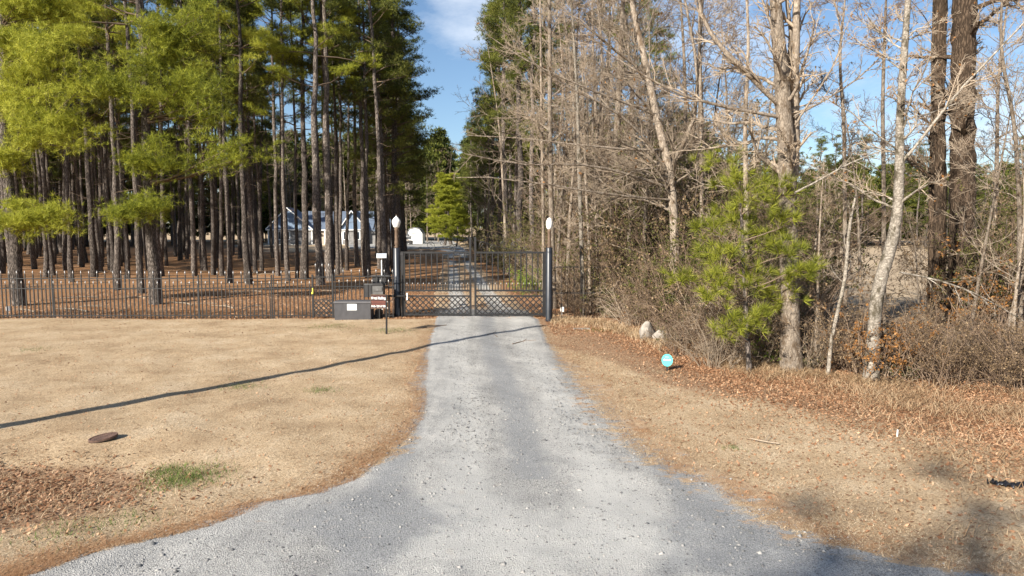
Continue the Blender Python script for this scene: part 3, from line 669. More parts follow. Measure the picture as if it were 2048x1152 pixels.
key_bare('crooked bare sapling at the far right edge', [(2046, 640), (2040, 420), (2030, 250), (2000, 100), (2005, -40)], [12, 9, 7, 6, 3], 16, 514, limbs=18, lenf=.3, lt=(.2, 1))
key_bare('slim leafless tree against the sky right of the big twin tree', [(1693, 640), (1690, 420), (1688, 240), (1678, 120), (1690, 0)], [9, 8, 7, 5, 3], 17.5, 515, limbs=16, lenf=.28, lt=(.25, 1), twigm='twigdark', leafn=60)
key_bare('slender brown tree behind the S-bent tree', [(1770, 620), (1768, 400), (1765, 200), (1772, 0)], [10, 8, 7, 4], 18.5, 516, limbs=16, lenf=.28, lt=(.25, 1), twigm='twigdark', leafn=120, leafm='lforange')
key_bare('slim grey tree left of the big twin tree, half hidden by the young pine', [(1495, 640), (1492, 420), (1490, 240), (1498, 80), (1490, -60)], [11, 10, 8, 6, 4], 19, 517, limbs=18, lenf=.28, lt=(.2, 1))
key_bare('bare grey tree with ascending limbs between leaning tree and young pine', [(1420, 640), (1412, 420), (1402, 220), (1398, 60), (1405, -80)], [12, 11, 9, 6, 4], 23, 518, limbs=22, lenf=.3, lt=(.2, 1))
LMR = [(1098, 22.5, 'the right lamp'), (1214, 25.5, 'the stouter grey tree'), (1300, 20, 'the pale boulders'), (1350, 20.8, 'the leaning grey tree'), (1480, 15, 'the young pine'), (1580, 14.6, 'the big twin tree'), (1665, 14, 'the thin curving sapling'), (1765, 13.5, 'the S-bent tree'), (1880, 21, 'the leafy-vined trunk'), (1925, 21, 'the massive vine-wrapped trunk'), (2046, 16, 'the crooked right edge sapling')]
def wherelb(base, px, Yd):
    lm = min(LMR, key=lambda q: abs(q[0]-px)+6*abs(q[1]-Yd)); 
    return '%s, %s and %s of %s' % (base, 'in front' if Yd < lm[1]-.6 else 'behind' if Yd > lm[1]+.6 else 'level', 'left' if px < lm[0] else 'right', lm[2])
# generic bare trees further back on the right and behind the house
def gpath(r, H, lean=.4): 
    return [(0, 0, -.2), (r.uniform(-lean, lean)*.3, r.uniform(-.2, .2), H*.33), (r.uniform(-lean, lean), r.uniform(-.3, .3), H*.66), (r.uniform(-lean, lean)*1.6, r.uniform(-.3, .3), H)]
BV = []
for k in range(5):
    r = random.Random(60+k); H = 11+k*1.2
    BV.append(bare_meshes(600+k, gpath(r, H), [.11, .085, .055, .015], limbs=20, lenf=.3, lt=(.2, 1), per2=7, per3=5, barkm='greybark', twigm='twig' if k % 2 else 'twigdark', leafn=150, minr=.007, sides=7, K=12))
rb = random.Random(77)
bspots = [(1112, 27), (1136, 26), (1153, 28), (1176, 27), (1188, 29), (1203, 27), (1229, 27), (1247, 28), (1098, 36), (1145, 40), (1270, 30), (1312, 24), (1366, 24.5), (1440, 25), (1470, 28), (1125, 29), (1140, 36), (1150, 30), (1260, 28), (1285, 33), (1300, 26), (1325, 30), (1240, 36), (1200, 31), (1375, 27), (1390, 34), (1450, 29), (1530, 33), (1015, 44), (1060, 46), (1110, 42), (1180, 45), (1340, 40), (1985, 27), (2080, 24), (975, 56), (1000, 66), (1290, 22.6), (1255, 23.6), (1405, 21.5)]
for k, (px, Yd) in enumerate(bspots):
    x = W(px, 455, Yd).x
    put_tree('bare_tree', BV[k % 5], wherelb('leafless grey brown tree', px, Yd), (x, Yd, float(hgt(x, Yd))), rb.uniform(0, 6.3), rb.uniform(.6, 1.0) if Yd < 30 else rb.uniform(.8, 1.15), (rb.uniform(-.05, .05), rb.uniform(-.07, .07)), 'bare trees in the right-hand wood', parts=BP)
for k, px in enumerate([1615, 1640, 1735, 1858, 1950, 2015, 2040]):
    Yd = rb.uniform(15.0, 19.5); x = W(px, 455, Yd).x
    put_tree('bare_tree', BV[k % 5], wherelb('slim leafless sapling in the brush', px, Yd), (x, Yd, float(hgt(x, Yd))), rb.uniform(0, 6.3), rb.uniform(.26, .46), (rb.uniform(-.1, .1), rb.uniform(-.18, .18)), 'saplings in the right-hand brush', parts=BP)
for k in range(26):
    px = rb.uniform(430, 905); Yd = rb.uniform(136, 148); x = W(px, 455, Yd).x
    put_tree('bare_tree', BV[k % 5], 'hazy leafless tree in the belt behind the house and shed', (x, Yd, 0), rb.uniform(0, 6.3), rb.uniform(1.2, 1.7), group='bare trees behind the house', parts=BP)
# tall pines of the right-hand wood, along the drive and behind
pr = [(1000, 52, 1.0, 'PE', 3), (1012, 45, 1.05, 'PE', 2), (1035, 39, 1.05, 'PE', 3), (985, 62, 1.0, 'PE', 1), (972, 74, .9, 'PE', 0), (1030, 50, 1.1, 'PE', 2), (1058, 38, 1.0, 'PV', 2), (1090, 48, 1.05, 'PE', 3), (1150, 42, 1.0, 'PV', 1), (1210, 50, 1.05, 'PE', 1), (1255, 40, .95, 'PV', 3), (1300, 52, 1.0, 'PE', 0), (1000, 58, 1.1, 'PE', 0), (1020, 70, 1.1, 'PE', 1), (955, 88, .95, 'PE', 2), (1130, 60, 1.1, 'PE', 2), (945, 100, .9, 'PE', 3), (1010, 84, 1.15, 'PE', 1), (1078, 66, 1.1, 'PE', 3)]
for k, (px, Yd, s, kind, v_) in enumerate(pr):
    x = W(px, 455, Yd).x
    put_tree('pine_tree', (PE if kind == 'PE' else PV)[v_], 'tall dark pine %s, in the right-hand wood' % ('edging the right side of the drive' if px < 990 and Yd < 80 else 'far down the right side of the drive' if px < 990 else 'behind the right gate leaf' if px < 1092 else 'behind the right lamp' if px < 1180 else 'behind the leaning grey tree'), (x, Yd, float(hgt(x, Yd))), k*2.1, s, group='pines right of the drive')
YG = [pine_meshes(700+k, H=11, base=.8, nb=80, spread=3.0, dens=1.5, nn=9, nw=.045, nl=.34, mt='needleyl', lowdead=2, sides=7) for k in range(1)]
for px, Yd, s, lb in ((888, 112, 1.0, 'bright yellow-green young pine at the bend of the drive near the shed'), (903, 118, 1.25, 'taller yellow-green pine behind the bright one at the bend of the drive'), (912, 106, .62, 'small yellow-green pine right of the bright one at the bend')):
    x = W(px, 455, Yd).x; put_tree('pine_tree', YG[0], lb, (x, Yd, 0), px, s*1.25, sz=s*.85)
for k, (px, Yd) in enumerate([(870, 150), (925, 140), (938, 128), (955, 122), (900, 158), (850, 160)]):
    x = W(px, 455, Yd).x; put_tree('pine_tree', PE[k % 4], 'distant pine closing the view down the drive', (x, Yd, 0), k*1.7, .85+.1*(k % 2), group='pines closing the drive')
# pines beyond the open field, far right
rp_ = random.Random(9)
for k in range(34):
    px = 1390+k*22+rp_.uniform(-8, 8); Yd = rp_.uniform(92, 116); x = W(px, 455, Yd).x
    put_tree('pine_tree', PE[k % 4], 'distant dark pine in the tree line beyond the tan field', (x, Yd, 0), rp_.uniform(0, 6.3), rp_.uniform(.52, .80), group='tree line beyond the field')

# far woods: one mass that reads as a wood
def join_instances(meshes, places):
    Vs, Ts, o = [], [], 0
    for me, (x, y, z, s, a) in places:
        n = len(me.vertices); V = np.empty(n*3, np.float32); me.vertices.foreach_get('co', V); V = V.reshape(-1, 3)
        ca, sa = math.cos(a), math.sin(a); V = np.stack([V[:, 0]*ca-V[:, 1]*sa, V[:, 0]*sa+V[:, 1]*ca, V[:, 2]], -1)*s+np.array([x, y, z])
        lp = np.empty(len(me.loops), np.int32); me.loops.foreach_get('vertex_index', lp)
        k = me.polygons[0].loop_total; Vs.append(V); Ts.append(lp.reshape(-1, k)+o); o += n
    return np.concatenate(Vs), np.concatenate(Ts)
LOWC = [pine_meshes(800+k, H=17, base=1.5, nb=46, spread=3.4, dens=.7, nn=4, nl=.8, nw=.20, mt='needledk', lowdead=2, sides=5, clump=.8)[2] for k in range(3)]
rf = random.Random(12)
X1 = lambda px, Yd: W(px, 455, 1).x*Yd
pl = []
for n_, (pa, pb, ya, yb, sa, sb) in ((110, (-500, 560, 126, 150, .8, 1.2)), (130, (480, 900, 150, 185, 1.0, 1.4)), (50, (930, 1420, 105, 150, .9, 1.25)), (280, (1380, 2500, 112, 140, .55, .82))):
    for k in range(n_):
        Yd = rf.uniform(ya, yb); pl.append((LOWC[k % 3], (X1(rf.uniform(pa, pb), Yd), Yd, 0, rf.uniform(sa, sb), rf.uniform(0, 6.3))))
DC = pine_meshes(830, H=18, base=8.5, nb=30, spread=2.3, dens=.7, nn=4, nl=.5, nw=.10, lowdead=2, sides=5)
if DEEP:
    for nm, me, mt in (('deep_pine_stems', DC[0], 'pinebark'), ('deep_pine_crowns', DC[2], 'needledk')):
        V, T = join_instances(None, [(me, (x, y, 0, 1, x*3)) for x, y, _ in DEEP]); tag(link(nm, mesh_np(nm, V, [T], M[mt])), 'farthest pines of the left wood, past those that can be told apart', 'woods', kind='stuff')
V, T = join_instances(None, pl)
tag(link('distant_woods', mesh_np('distant_woods', V, [T], M['needledk'])), 'distant pine woods closing the view behind everything', 'woods', kind='stuff')

# ------------------------------------------------------------------ young pine in the right foreground
gy = Vector((*G(1500, 742)[:2], 0)); Yp = gy.y
cl = [(1440, 345, 55), (1490, 380, 60), (1560, 385, 55), (1400, 455, 38), (1470, 440, 60), (1450, 500, 58), (1540, 480, 50), (1580, 440, 35), (1350, 560, 30), (1408, 590, 24), (1500, 560, 55), (1430, 560, 40), (1560, 595, 48), (1600, 555, 40), (1640, 540, 26), (1450, 650, 50), (1490, 660, 36), (1400, 510, 34), (1520, 640, 34), (1590, 500, 36)]
r = np.random.default_rng(55); S_, E_, C_, D_ = [], [], [], []
cl = [(1485+(x-1485)*.87, y, rd) for x, y, rd in cl]
top = W(1478, 330, Yp)-gy
for (x, y, rd) in cl:
    dy = r.uniform(-.7, .5); e = np.array(tuple(W(x, y, Yp+dy)-gy)); zz = max(.5, e[2]-.45); s0 = np.array([top.x*zz/top.z, 0, zz]); S_.append(s0); E_.append(e)
    k = int(rd*.48); R_ = rd*mpp(Yp)
    cc = e+r.normal(size=(k, 3))*R_*np.array([.36, .34, .30]); C_.append(cc); D_.append(nrm((cc-e)*.8+np.array([0, -.1, .25])))
C_ = np.concatenate(C_); D_ = np.concatenate(D_)
V, T = needles(C_, D_, 56, .26, .0085, r, .62)
pz, rz_ = resample([(0, 0, -.2), (top.x*.4, .05, top.z*.4), (top.x, 0, top.z)], [.055, .045, .015], 14)
tm = trunkmesh(pz, rz_, 9, r, 1.2, .06, M['pinebark'])
S_ = np.array(S_); E_ = np.array(E_); Lb = np.linalg.norm(E_-S_, axis=1); P1, R1 = grow(S_, E_-S_, Lb, np.full(len(Lb), .018), np.full(len(Lb), .006), 6, .07, .0, r)
k_ = r.integers(0, len(S_), len(C_)); 
near_ = np.array([np.argmin(np.linalg.norm(E_-c_, axis=1)) for c_ in C_]); P2 = np.linspace(0, 1, 3)[None, :, None]*(C_-P1[near_, 4])[:, None]+P1[near_, 4][:, None]
V2, Q2 = cat([tubes(P1, R1, 5), tubes(P2, np.full((len(C_), 3), .004), 3)])
t = put_tree('young_pine', (tm, mesh_np('branches', V2, [Q2], M['pinebranch']), mesh_np('crown', V, [T], M['needleyp'])), 'young pine with bright long-needled tufts standing in the brush right of the drive', gy)

# ------------------------------------------------------------------ brush: bushes as things
def bush_meshes(seed, H, Wd, stems, leafn, leafm, stemm='twigdark', lsz=.055, arch=.0, minr=.0035, per=6):
    r = np.random.default_rng(seed); a = r.uniform(0, 6.28, stems)
    S = np.stack([np.cos(a)*r.uniform(0, Wd*.35, stems), np.sin(a)*r.uniform(0, Wd*.35, stems), np.full(stems, -.05)], -1)
    D = np.stack([np.cos(a)*r.uniform(0, .8, stems), np.sin(a)*r.uniform(0, .8, stems), np.ones(stems)], -1); L = H*r.uniform(.5, 1.1, stems)
    P1, R1 = grow(S, D, L, np.full(stems, .014), np.full(stems, .005), 9, .17, -arch, r)
    p, d, L2, r0, r1 = spawn(P1, R1, per, .15, 1, .4, 1.2, r, .42, L, minr*1.2, .6); P2, R2 = grow(p, d, L2, r0, r1, 5, .2, 0, r)
    p, d, L3, r0, r1 = spawn(P2, R2, 4, .15, 1, .4, 1.2, r, .5, L2, minr, .7); P3, R3 = grow(p, d, L3, r0, r1, 3, .2, 0, r)
    V, Q = cat([tubes(P1, R1, 4), tubes(P2, R2, 3), tubes(P3, R3, 3)]); sm = mesh_np('stems', V, [Q], M[stemm])
    k = r.integers(0, len(P3), leafn); C = P3[k, r.integers(0, 3, leafn)]; V, T = leaves(C, lsz, r, .3); return sm, mesh_np('leaves', V, [T], M[leafm])
BU = dict(
 brown=[bush_meshes(900+k, 2.6, 2.0, 26, 2600, 'lfbrown', 'twigdark') for k in range(3)],
 bare=[bush_meshes(910+k, 2.0, 2.2, 34, 500, 'lfbrown', ['twigdark', 'twig', 'twigdark'][k], arch=.05) for k in range(3)],
 olive=[bush_meshes(920+k, 3.4, 2.2, 24, 4200, 'lfolive', 'twigdark', lsz=.06) for k in range(2)],
 orange=[bush_meshes(930+k, 1.7, 1.4, 16, 1500, 'lforange', 'twigdark', lsz=.06) for k in range(1)],
 tall=[bush_meshes(960+k, 5.2, 3.2, 34, 7000, ['lfbrown', 'lfolive', 'lfbrown'][k], 'twigdark', lsz=.075, per=7) for k in range(3)],
 low=[bush_meshes(940+k, .8, 1.3, 34, 1500, 'lfolive', 'twig', lsz=.04, per=4) for k in range(2)],
 green=[bush_meshes(950, 1.5, 1.2, 26, 2600, 'lfgreen', 'twigdark', lsz=.07)])
LBL = dict(brown='brown shrub holding dry leaves', bare='tangle of leafless grey stems', tall='tall brown vine-hung thicket',
           olive='tall olive-leaved shrub', orange='orange-leaved sapling bush', low='low scrubby bush', green='')
rq = random.Random(31)
def put_bush(kind, px, Yd, s=1, sz=None, lb=None, gr=True):
    x = W(px, 455, Yd).x; put_tree('bush' if kind != 'orange' else 'leafy_bush', rq.choice(BU[kind]), lb or wherelb(LBL[kind], px, Yd), (x, Yd, float(hgt(x, Yd))), rq.uniform(0, 6.3), s, sz=sz, group=None if not gr else kind+' bushes in the thicket', cat_='bush', parts=('stems', 'leaves'))
def front(px): return np.interp(px, [1110, 1190, 1270, 1350, 1450, 1560, 1700, 1850, 2048, 2200], [24.2, 23.6, 21.0, 18.0, 15.9, 15.1, 14.0, 13.3, 12.6, 12])
px = 1180
while px < 2180:
    f = float(front(px)); 
    for row in range(4):
        Yd = f+row*1.5+rq.uniform(-.3, .5)
        if px < 1300 and row > 1: continue
        if px > 1600 and row > 1: continue
        kd = rq.choice(['bare', 'brown', 'brown', 'low'] if row == 0 else ['brown', 'brown', 'bare', 'olive'] if px < 1650 else ['brown', 'brown', 'bare', 'low'])
        s = rq.uniform(.45, .75) if row == 0 else rq.uniform(.8, 1.15) if px < 1620 else rq.uniform(.5, .75)
        put_bush(kd, px+rq.uniform(-20, 20), Yd, s)
    px += 40 if px < 1600 else 56
for px_, Yd, s, sz in [(1265, 25, 1.2, 1.7), (1300, 24, 1.2, 2.0), (1335, 23.5, 1.2, 2.0), (1370, 22, 1.2, 1.8), (1400, 21, 1.2, 1.7), (1430, 23, 1.3, 2.0), (1480, 21, 1.2, 1.6), (1530, 21, 1.2, 1.7), (1330, 27, 1.3, 2.2), (1230, 28, 1.2, 2.0), (1600, 22, 1.1, 1.5), (1640, 24, 1.1, 1.5)]:
    put_bush(rq.choice(['brown', 'brown', 'olive']), px_, Yd, s, sz)
for px_, Yd, s in [(1262, 25.5, 1.0), (1305, 26, 1.1), (1345, 24, 1.1), (1385, 23, 1.05), (1425, 22, 1.0), (1465, 24, 1.1), (1240, 30, 1.15), (1510, 23, 1.0), (1320, 31, 1.3), (1400, 28, 1.25), (1190, 33, 1.2), (1550, 26, .95), (1990, 25, 1.0), (2050, 23, .95), (1905, 23.5, .8), ]:
    put_bush('tall', px_, Yd, s)
for px_, Yd, s, sz in [(2000, 20, .95, 1.25), (2050, 19, 1.0, 1.3), (1960, 23, .8, 1.2), (2100, 19, 1.2, 1.5)]:
    put_bush('olive', px_, Yd, s, sz)
for px_, Yd, s in [(1760, 13.6, .95), (1800, 13.9, .8), (1990, 17.5, 1.5), (1850, 15, .8), (1300, 22.5, .9), (2010, 21, 1.8)]: put_bush('orange', px_, Yd, s)
# dark undergrowth of the right-hand wood beyond the gate, and saplings behind the fence
for k in range(26):
    Yd = rq.uniform(34, 80); pxx = rq.uniform(1000, 1180) if Yd < 55 else rq.uniform(960, 1120)
    x = W(pxx, 455, Yd).x; put_tree('bush', rq.choice(BU['olive']), 'dim olive shrub under the dark trees right of the drive beyond the gate', (x, Yd, float(hgt(x, Yd))), rq.uniform(0, 6), rq.uniform(.9, 1.4), group='understory beyond the gate', cat_='bush', parts=('stems', 'leaves'))
for k, (px_, Yd, s) in enumerate([(1125, 26, .8), (1150, 27.5, 1), (1185, 26.5, .9), (1205, 29, 1.1), (1240, 26, .9), (1120, 31, 1.2), (1090, 33, 1.1), (1160, 32, 1.2)]):
    x = W(px_, 455, Yd).x; put_tree('bush', rq.choice(BU['bare']), 'thin bare saplings bush standing behind the right-hand fence', (x, Yd, float(hgt(x, Yd))), rq.uniform(0, 6), s, sz=s*1.5, group='saplings behind the right fence', cat_='bush', parts=('stems', 'leaves'))
for px_, Yd, s, lb in [(1058, 32, .95, 'bright green bush seen through the right gate leaf, nearer the stiles'), (1078, 30, .9, 'bright green bush seen through the right gate leaf, nearer the pillar')]:
    put_bush('green', px_, Yd, s, None, lb, False)
for px_, Yd, s in [(1385, 16.1, .75), (1440, 14.9, .55), (1530, 15.4, .7), (1620, 14.9, .6), (1475, 16.2, 1.0), (1550, 16.4, 1.0)]: put_bush('bare', px_, Yd, s, s*1.25)
put_bush('green', 1545, 15.2, .45, None, 'small glossy green bush between the young pine and the big twin tree', False)

# ------------------------------------------------------------------ iron fence
def zp(py, Yd): return W(0, py, Yd).z
def xp(px, Yd): return W(px, 600, Yd).x
fin = MB().lathe([(.008, 0), (.014, .01), (.008, .025), (.026, .045), (.018, .07), (.002, .14)], 8).mesh('finial', M['finial'], True)
def picket_mesh(h, w_=.030): return MB().box(-w_/2, w_/2, -w_/2, w_/2, 0, h).mesh('picket', M['iron'])
def fence_run(root, x0, x1, zt, zs, rails, Yd, step, fins=True, postx=(), postz=None, w_=.030, zg=None):
    pt = picket_mesh(zt, w_); ps = picket_mesh(zs, w_); n = int(round((x1-x0)/step))
    for k in range(n+1):
        x = x0+(x1-x0)*k/n; tall = k % 2 == 0
        p = link('picket', pt if tall else ps, root, (x, 0, float(hgt(x, Yd))*.5))
        if fins: link('finial', fin, p, (0, 0, zt if tall else zs))
    for z in rails: MB().box(x0-.03, x1+.03, -.022, .022, z-.013, z+.013).build('rail', M['iron'], root)
    for x in postx: MB().box(x-.02, x+.02, -.02, .02, -.05, postz or zt+.06).build('post', M['iron'], root)
x0, x1 = xp(-75, YF), xp(620, YF)
t = thing('iron_fence', 'long black iron picket fence with silver spear tips along the left lawn', 'fence', (0, YF, 0))
zT, zS = zp(549, YF), zp(569, YF)
fence_run(t, x0, x1, zT, zS, [zp(557, YF), zp(577, YF), zp(631, YF)], YF, .1345, postx=[xp(p, YF) for p in (-40, 106, 252, 398, 544)], postz=zT-.02)
t = thing('iron_fence', 'short iron fence section between the small gate and the left lamp pillar', 'fence', (0, YF, 0))
fence_run(t, xp(671, YF), xp(786, YF), zp(546, YF), zp(566, YF), [zp(553, YF), zp(573, YF), zp(631, YF)], YF, .1345)
# small pedestrian gate
t = thing('small_gate', 'narrow iron pedestrian gate with lattice foot and raised spear tips', 'gate', (0, YF, 0))
gx0, gx1 = xp(626, YF), xp(666, YF)
for x in (gx0, gx1): MB().box(x-.03, x+.03, -.03, .03, 0, zp(549, YF)).build('stile', M['iron'], t)
for py in (554, 600, 632): MB().box(gx0, gx1, -.02, .02, zp(py, YF)-.015, zp(py, YF)+.015).build('rail', M['iron'], t)
for k in range(5):
    x = gx0+(gx1-gx0)*(k+1)/6; top_ = zp(534, YF) if k % 2 == 0 else zp(545, YF)
    p = link('picket', MB().box(-.008, .008, -.008, .008, 0, top_-zp(600, YF)).mesh('picket', M['iron']), t, (x, 0, zp(600, YF))); link('finial', fin, p, (0, 0, top_-zp(600, YF)))
def lattice(root, xa, xb, za, zb, n, y=0, w_=.04):
    h = zb-za; stp = (xb-xa)/n; sl_ = h
    for sgn in (1, -1):
        k = -int(h/stp)-1
        while xa+k*stp < xb:
            s0 = xa+k*stp; pa = [s0, za if sgn > 0 else zb]; pb = [s0+h, zb if sgn > 0 else za]
            # clip to the panel
            if pa[0] < xa: pa[1] += sgn*(xa-pa[0]); pa[0] = xa
            if pb[0] > xb: pb[1] -= sgn*(pb[0]-xb); pb[0] = xb
            if pb[0]-pa[0] > .03: MB().bar((pa[0], y+sgn*.006, pa[1]), (pb[0], y+sgn*.006, pb[1]), w_*.6, 4).build('lattice_strip', M['iron'], root)
            k += 1
lattice(t, gx0, gx1, zp(632, YF), zp(600, YF), 4)
MB().box(gx0-.005, gx0+.025, -.06, -.035, zp(587, YF), zp(576, YF)).box(gx0-.03, gx0-.006, -.06, -.035, zp(588, YF), zp(584, YF)).build('yellow_tag', M['yellow'], t)
# right fence, thinner and plain
YR = G(1110, 640).y+.6
t = thing('iron_fence', 'thin plain iron fence without tips running into the brush right of the gate', 'fence', (0, YR, 0))
fence_run(t, xp(1110, YR), xp(1440, YR), zp(528, YR), zp(533, YR), [zp(534, YR), zp(586, YR), zp(634, YR)], YR, .215, fins=False, postx=[xp(p, YR) for p in (1240, 1370)], w_=.013)

# ------------------------------------------------------------------ the driveway gate: two leaves
YG_ = G(950, 634).y
def spiral(cx, cz, r0, turns, a0, dirn=1, n=22):
    return [(cx+r0*(1-.82*k/n)*math.cos(a0+dirn*turns*2*math.pi*k/n), 0, cz+r0*(1-.82*k/n)*math.sin(a0+dirn*turns*2*math.pi*k/n)) for k in range(n+1)]
def gate_leaf(pa, pb, label, inner):
    t = thing('driveway_gate', label, 'gate', (0, YG_, 0), group='two leaves of the driveway gate')
    X0, X1 = xp(pa, YG_), xp(pb, YG_); z_ = lambda py: zp(py, YG_)
    for px_ in (pa, pb):
        tall = px_ == inner; x = xp(px_, YG_)
        MB().box(x-.035, x+.035, -.035, .035, z_(632), z_(474) if tall else z_(503)).build('stile', M['iron'], t)
    for py, hw in ((505, .032), (581, .028), (592, .026), (629, .032)):
        MB().box(X0+.035, X1-.035, -.028, .028, z_(py)-hw, z_(py)+hw).build('rail', M['iron'], t)
    n = 12; cr = MB().lathe([(.012, -.03), (.024, -.015), (.026, 0), (.024, .015), (.012, .03)], 8).mesh('collar', M['iron'], True)
    bm_ = MB().box(-.019, .019, -.016, .016, z_(581), z_(505)).mesh('bar', M['iron']); sm_ = MB().box(-.011, .011, -.011, .011, 0, .20).mesh('short_picket', M['iron'])
    sp_ = MB().box(-.008, .008, -.008, .008, z_(636), z_(630)).mesh('bottom_spike', M['iron'])
    cu = MB().path([(.035*math.cos(a_), 0, .035*math.sin(a_)) for a_ in np.linspace(.2, 5.6, 12)], .006, 4).mesh('curl', M['iron'])
    for k in range(1, n):
        x = X0+(X1-X0)*k/n; bo = link('bar', bm_, t, (x, 0, 0)); link('collar', cr, bo, (0, 0, z_(541))); link('bottom_spike', sp_, t, (x, 0, 0))
    for k in range(n):
        x = X0+(X1-X0)*(k+.5)/n; q = link('short_picket', sm_, t, (x, 0, z_(581)+.02)); f_ = link('finial', fin, q, (0, 0, .17)); f_.scale = (.7, .7, .7)
        q2 = link('curl', cu, t, (x, 0, z_(505)-.075))
        s_ = MB().path(spiral(0, 0, .07, 1.3, 0 if k % 2 else math.pi, 1 if k % 2 else -1), .006, 4).build('scroll', M['iron'], t); s_.location = (x, 0, z_(586.5))
    lattice(t, X0+.035, X1-.035, z_(628), z_(593), 11)
    # crest of scrolls, sweeping up towards the middle
    sg = 1 if inner == pb else -1
    ctr = xp(inner, YG_)
    for off, cz, r0 in ((.28, 492, .17), (.62, 497, .13), (.95, 488, .10), (1.35, 492, .16), (1.7, 499, .09)):
        s_ = MB().path(spiral(0, 0, r0, 1.6, -math.pi/2, sg), .009, 5).build('crest_scroll', M['iron'], t); s_.location = (ctr-sg*off, 0, z_(cz)+.02)
    MB().path([(ctr-sg*(.05+1.9*q), 0, z_(480)-(z_(480)-z_(503))*math.sin(q*math.pi/2)) for q in np.linspace(0, 1, 14)], .009, 5).build('crest_sweep', M['iron'], t)
    return t
gate_leaf(809, 941, 'left leaf of the black iron driveway gate with scrolls and lattice foot', 941)
gate_leaf(951, 1087, 'right leaf of the black iron driveway gate with scrolls and lattice foot', 951)
def lamp_pillar(px, pyb, pyt, wpx, gl, label, seed, round_=False):
    Yd = G(px, pyb).y; x = xp(px, Yd); t = thing('lamp_pillar', label, 'lamp post', (x, Yd, float(hgt(x, Yd)))); z_ = lambda py: zp(py, Yd)
    rd = wpx*mpp(Yd)/2; zt = z_(pyt)
    MB().lathe([(rd*1.04, -.1), (rd*1.04, .1), (rd, .12), (rd, zt), (rd*.9, zt+.015)], 24).build('pillar', M['pipe'], t, True)
    za = z_(gl[1]); h = za-zt
    MB().lathe([(rd*.62, zt+.01), (rd*.7, zt+.04), (rd*.42, zt+.09), (rd*.62, zt+.14), (rd*.6, zt+h*.3), (rd*.52, zt+h*.42), (rd*.48, zt+h*.85), (rd*.6, zt+h*.9), (rd*.55, zt+h)], 16).build('lamp_stem', M['rust'], t, True)
    H_ = z_(gl[0])-za; R_ = gl[2]*mpp(Yd)/2
    if not round_: pf = [(R_*.5, 0), (R_*.72, H_*.1), (R_*.97, H_*.4), (R_, H_*.52), (R_*.93, H_*.62), (R_*.45, H_*.84), (R_*.1, H_*.94), (R_*.07, H_)]
    else: pf = [(R_*.5, 0), (R_*.85, H_*.15), (R_, H_*.42), (R_*.95, H_*.66), (R_*.6, H_*.9), (R_*.1, H_)]
    MB().lathe(pf, 24).build('globe', M['globe'], t, True, loc=(0, 0, za))
    if not round_: MB().lathe([(.012, 0), (.02, .015), (.006, .05)], 8).build('globe_finial', M['rust'], t, True, loc=(0, 0, z_(gl[0])))
    return t
lamp_pillar(795, 633, 497, 14.5, (432, 456, 17.5), 'left gate pillar, black pipe carrying a rusty stem and pointed white globe', 1)
lamp_pillar(1098, 642, 495, 13.5, (434, 458, 13.5), 'right gate pillar, black pipe with brown stem and rounded white globe', 2, True)
# square hinge posts beside the pillars
for px_, lb in ((805.5, 'square black hinge post squeezed between left pillar and gate leaf'), (1091, 'square black hinge post squeezed between gate leaf and right pillar')):
    x = xp(px_, YG_); t = thing('hinge_post', lb, 'post', (x, YG_, 0))
    MB().box(-.045, .045, -.045, .045, -.1, zp(503, YG_)).build('post', M['iron'], t)
    for py in (585, 508): MB().box(-.05, .05, -.06, .06, zp(py, YG_)-.05, zp(py, YG_)+.05).build('hinge', M['boxblack'], t)
# gate opener arm
YA = YG_-.25
t = thing('gate_opener_arm', 'black opener arm reaching from its post across the left pillar to the gate leaf', 'gate opener', (0, YA, 0))
MB().bar((xp(776, YA), 0, zp(592, YA)), (xp(814, YA), 0, zp(592, YA)), .035, 8).build('arm', M['iron'], t)
MB().bar((xp(777, YA), 0, zp(605, YA)), (xp(790, YA), -.02, zp(595, YA)), .012, 6).build('brace', M['galv'], t)
MB().box(xp(813, YA), xp(815.5, YA), -.03, .03, zp(600, YA), zp(586, YA)).build('bracket', M['white'], t)
MB().box(xp(778, YA)-.03, xp(778, YA)+.03, -.03, .03, 0, zp(592, YA)).build('post', M['iron'], t)

# ------------------------------------------------------------------ things by the gate
def text_mesh(s, size, ext=.002, shear=0, bold=0):
    cu = bpy.data.curves.new('t', 'FONT'); cu.body = s; cu.size = size; cu.extrude = ext; cu.align_x = 'CENTER'; cu.align_y = 'CENTER'; cu.offset = bold
    o = bpy.data.objects.new('t', cu); COL.objects.link(o); dg = bpy.context.evaluated_depsgraph_get(); me = bpy.data.meshes.new_from_object(o.evaluated_get(dg))
    bpy.data.objects.remove(o); me.materials.clear(); return me
# storage box
YD = G(704, 641).y+.02
t = thing('storage_box', 'charcoal ribbed resin storage box with a white notice on its front', 'storage box', (0, YD, 0))
a, b_ = xp(667, YD), xp(742, YD); zt = zp(607, YD)
mb = MB(); mb.box(a+.02, b_-.02, .01, .55, 0, zt); n = 30
for k in range(n):
    xx = a+.02+(b_-a-.04)*k/n; mb.box(xx+.004, xx+(b_-a-.04)/n-.008, 0, .012, .02, zt-.01)
mb.build('body', M['plastic'], t)
MB().box(a, b_, -.02, .58, zt+.003, zp(603, YD)).build('lid', M['plastic_lid'], t, bevel=.012)
nx0, nx1 = xp(694, YD), xp(713, YD); z0, z1 = zp(620.5, YD), zp(608, YD)
o = MB().box(nx0, nx1, -.006, -.001, z0, z1).build('notice', M['paper'], t)
mb = MB()
for k in range(5): mb.box(nx0+.04, nx1-.04-.03*(k % 3), -.009, -.0065, z1-.045-.032*k, z1-.036-.032*k)
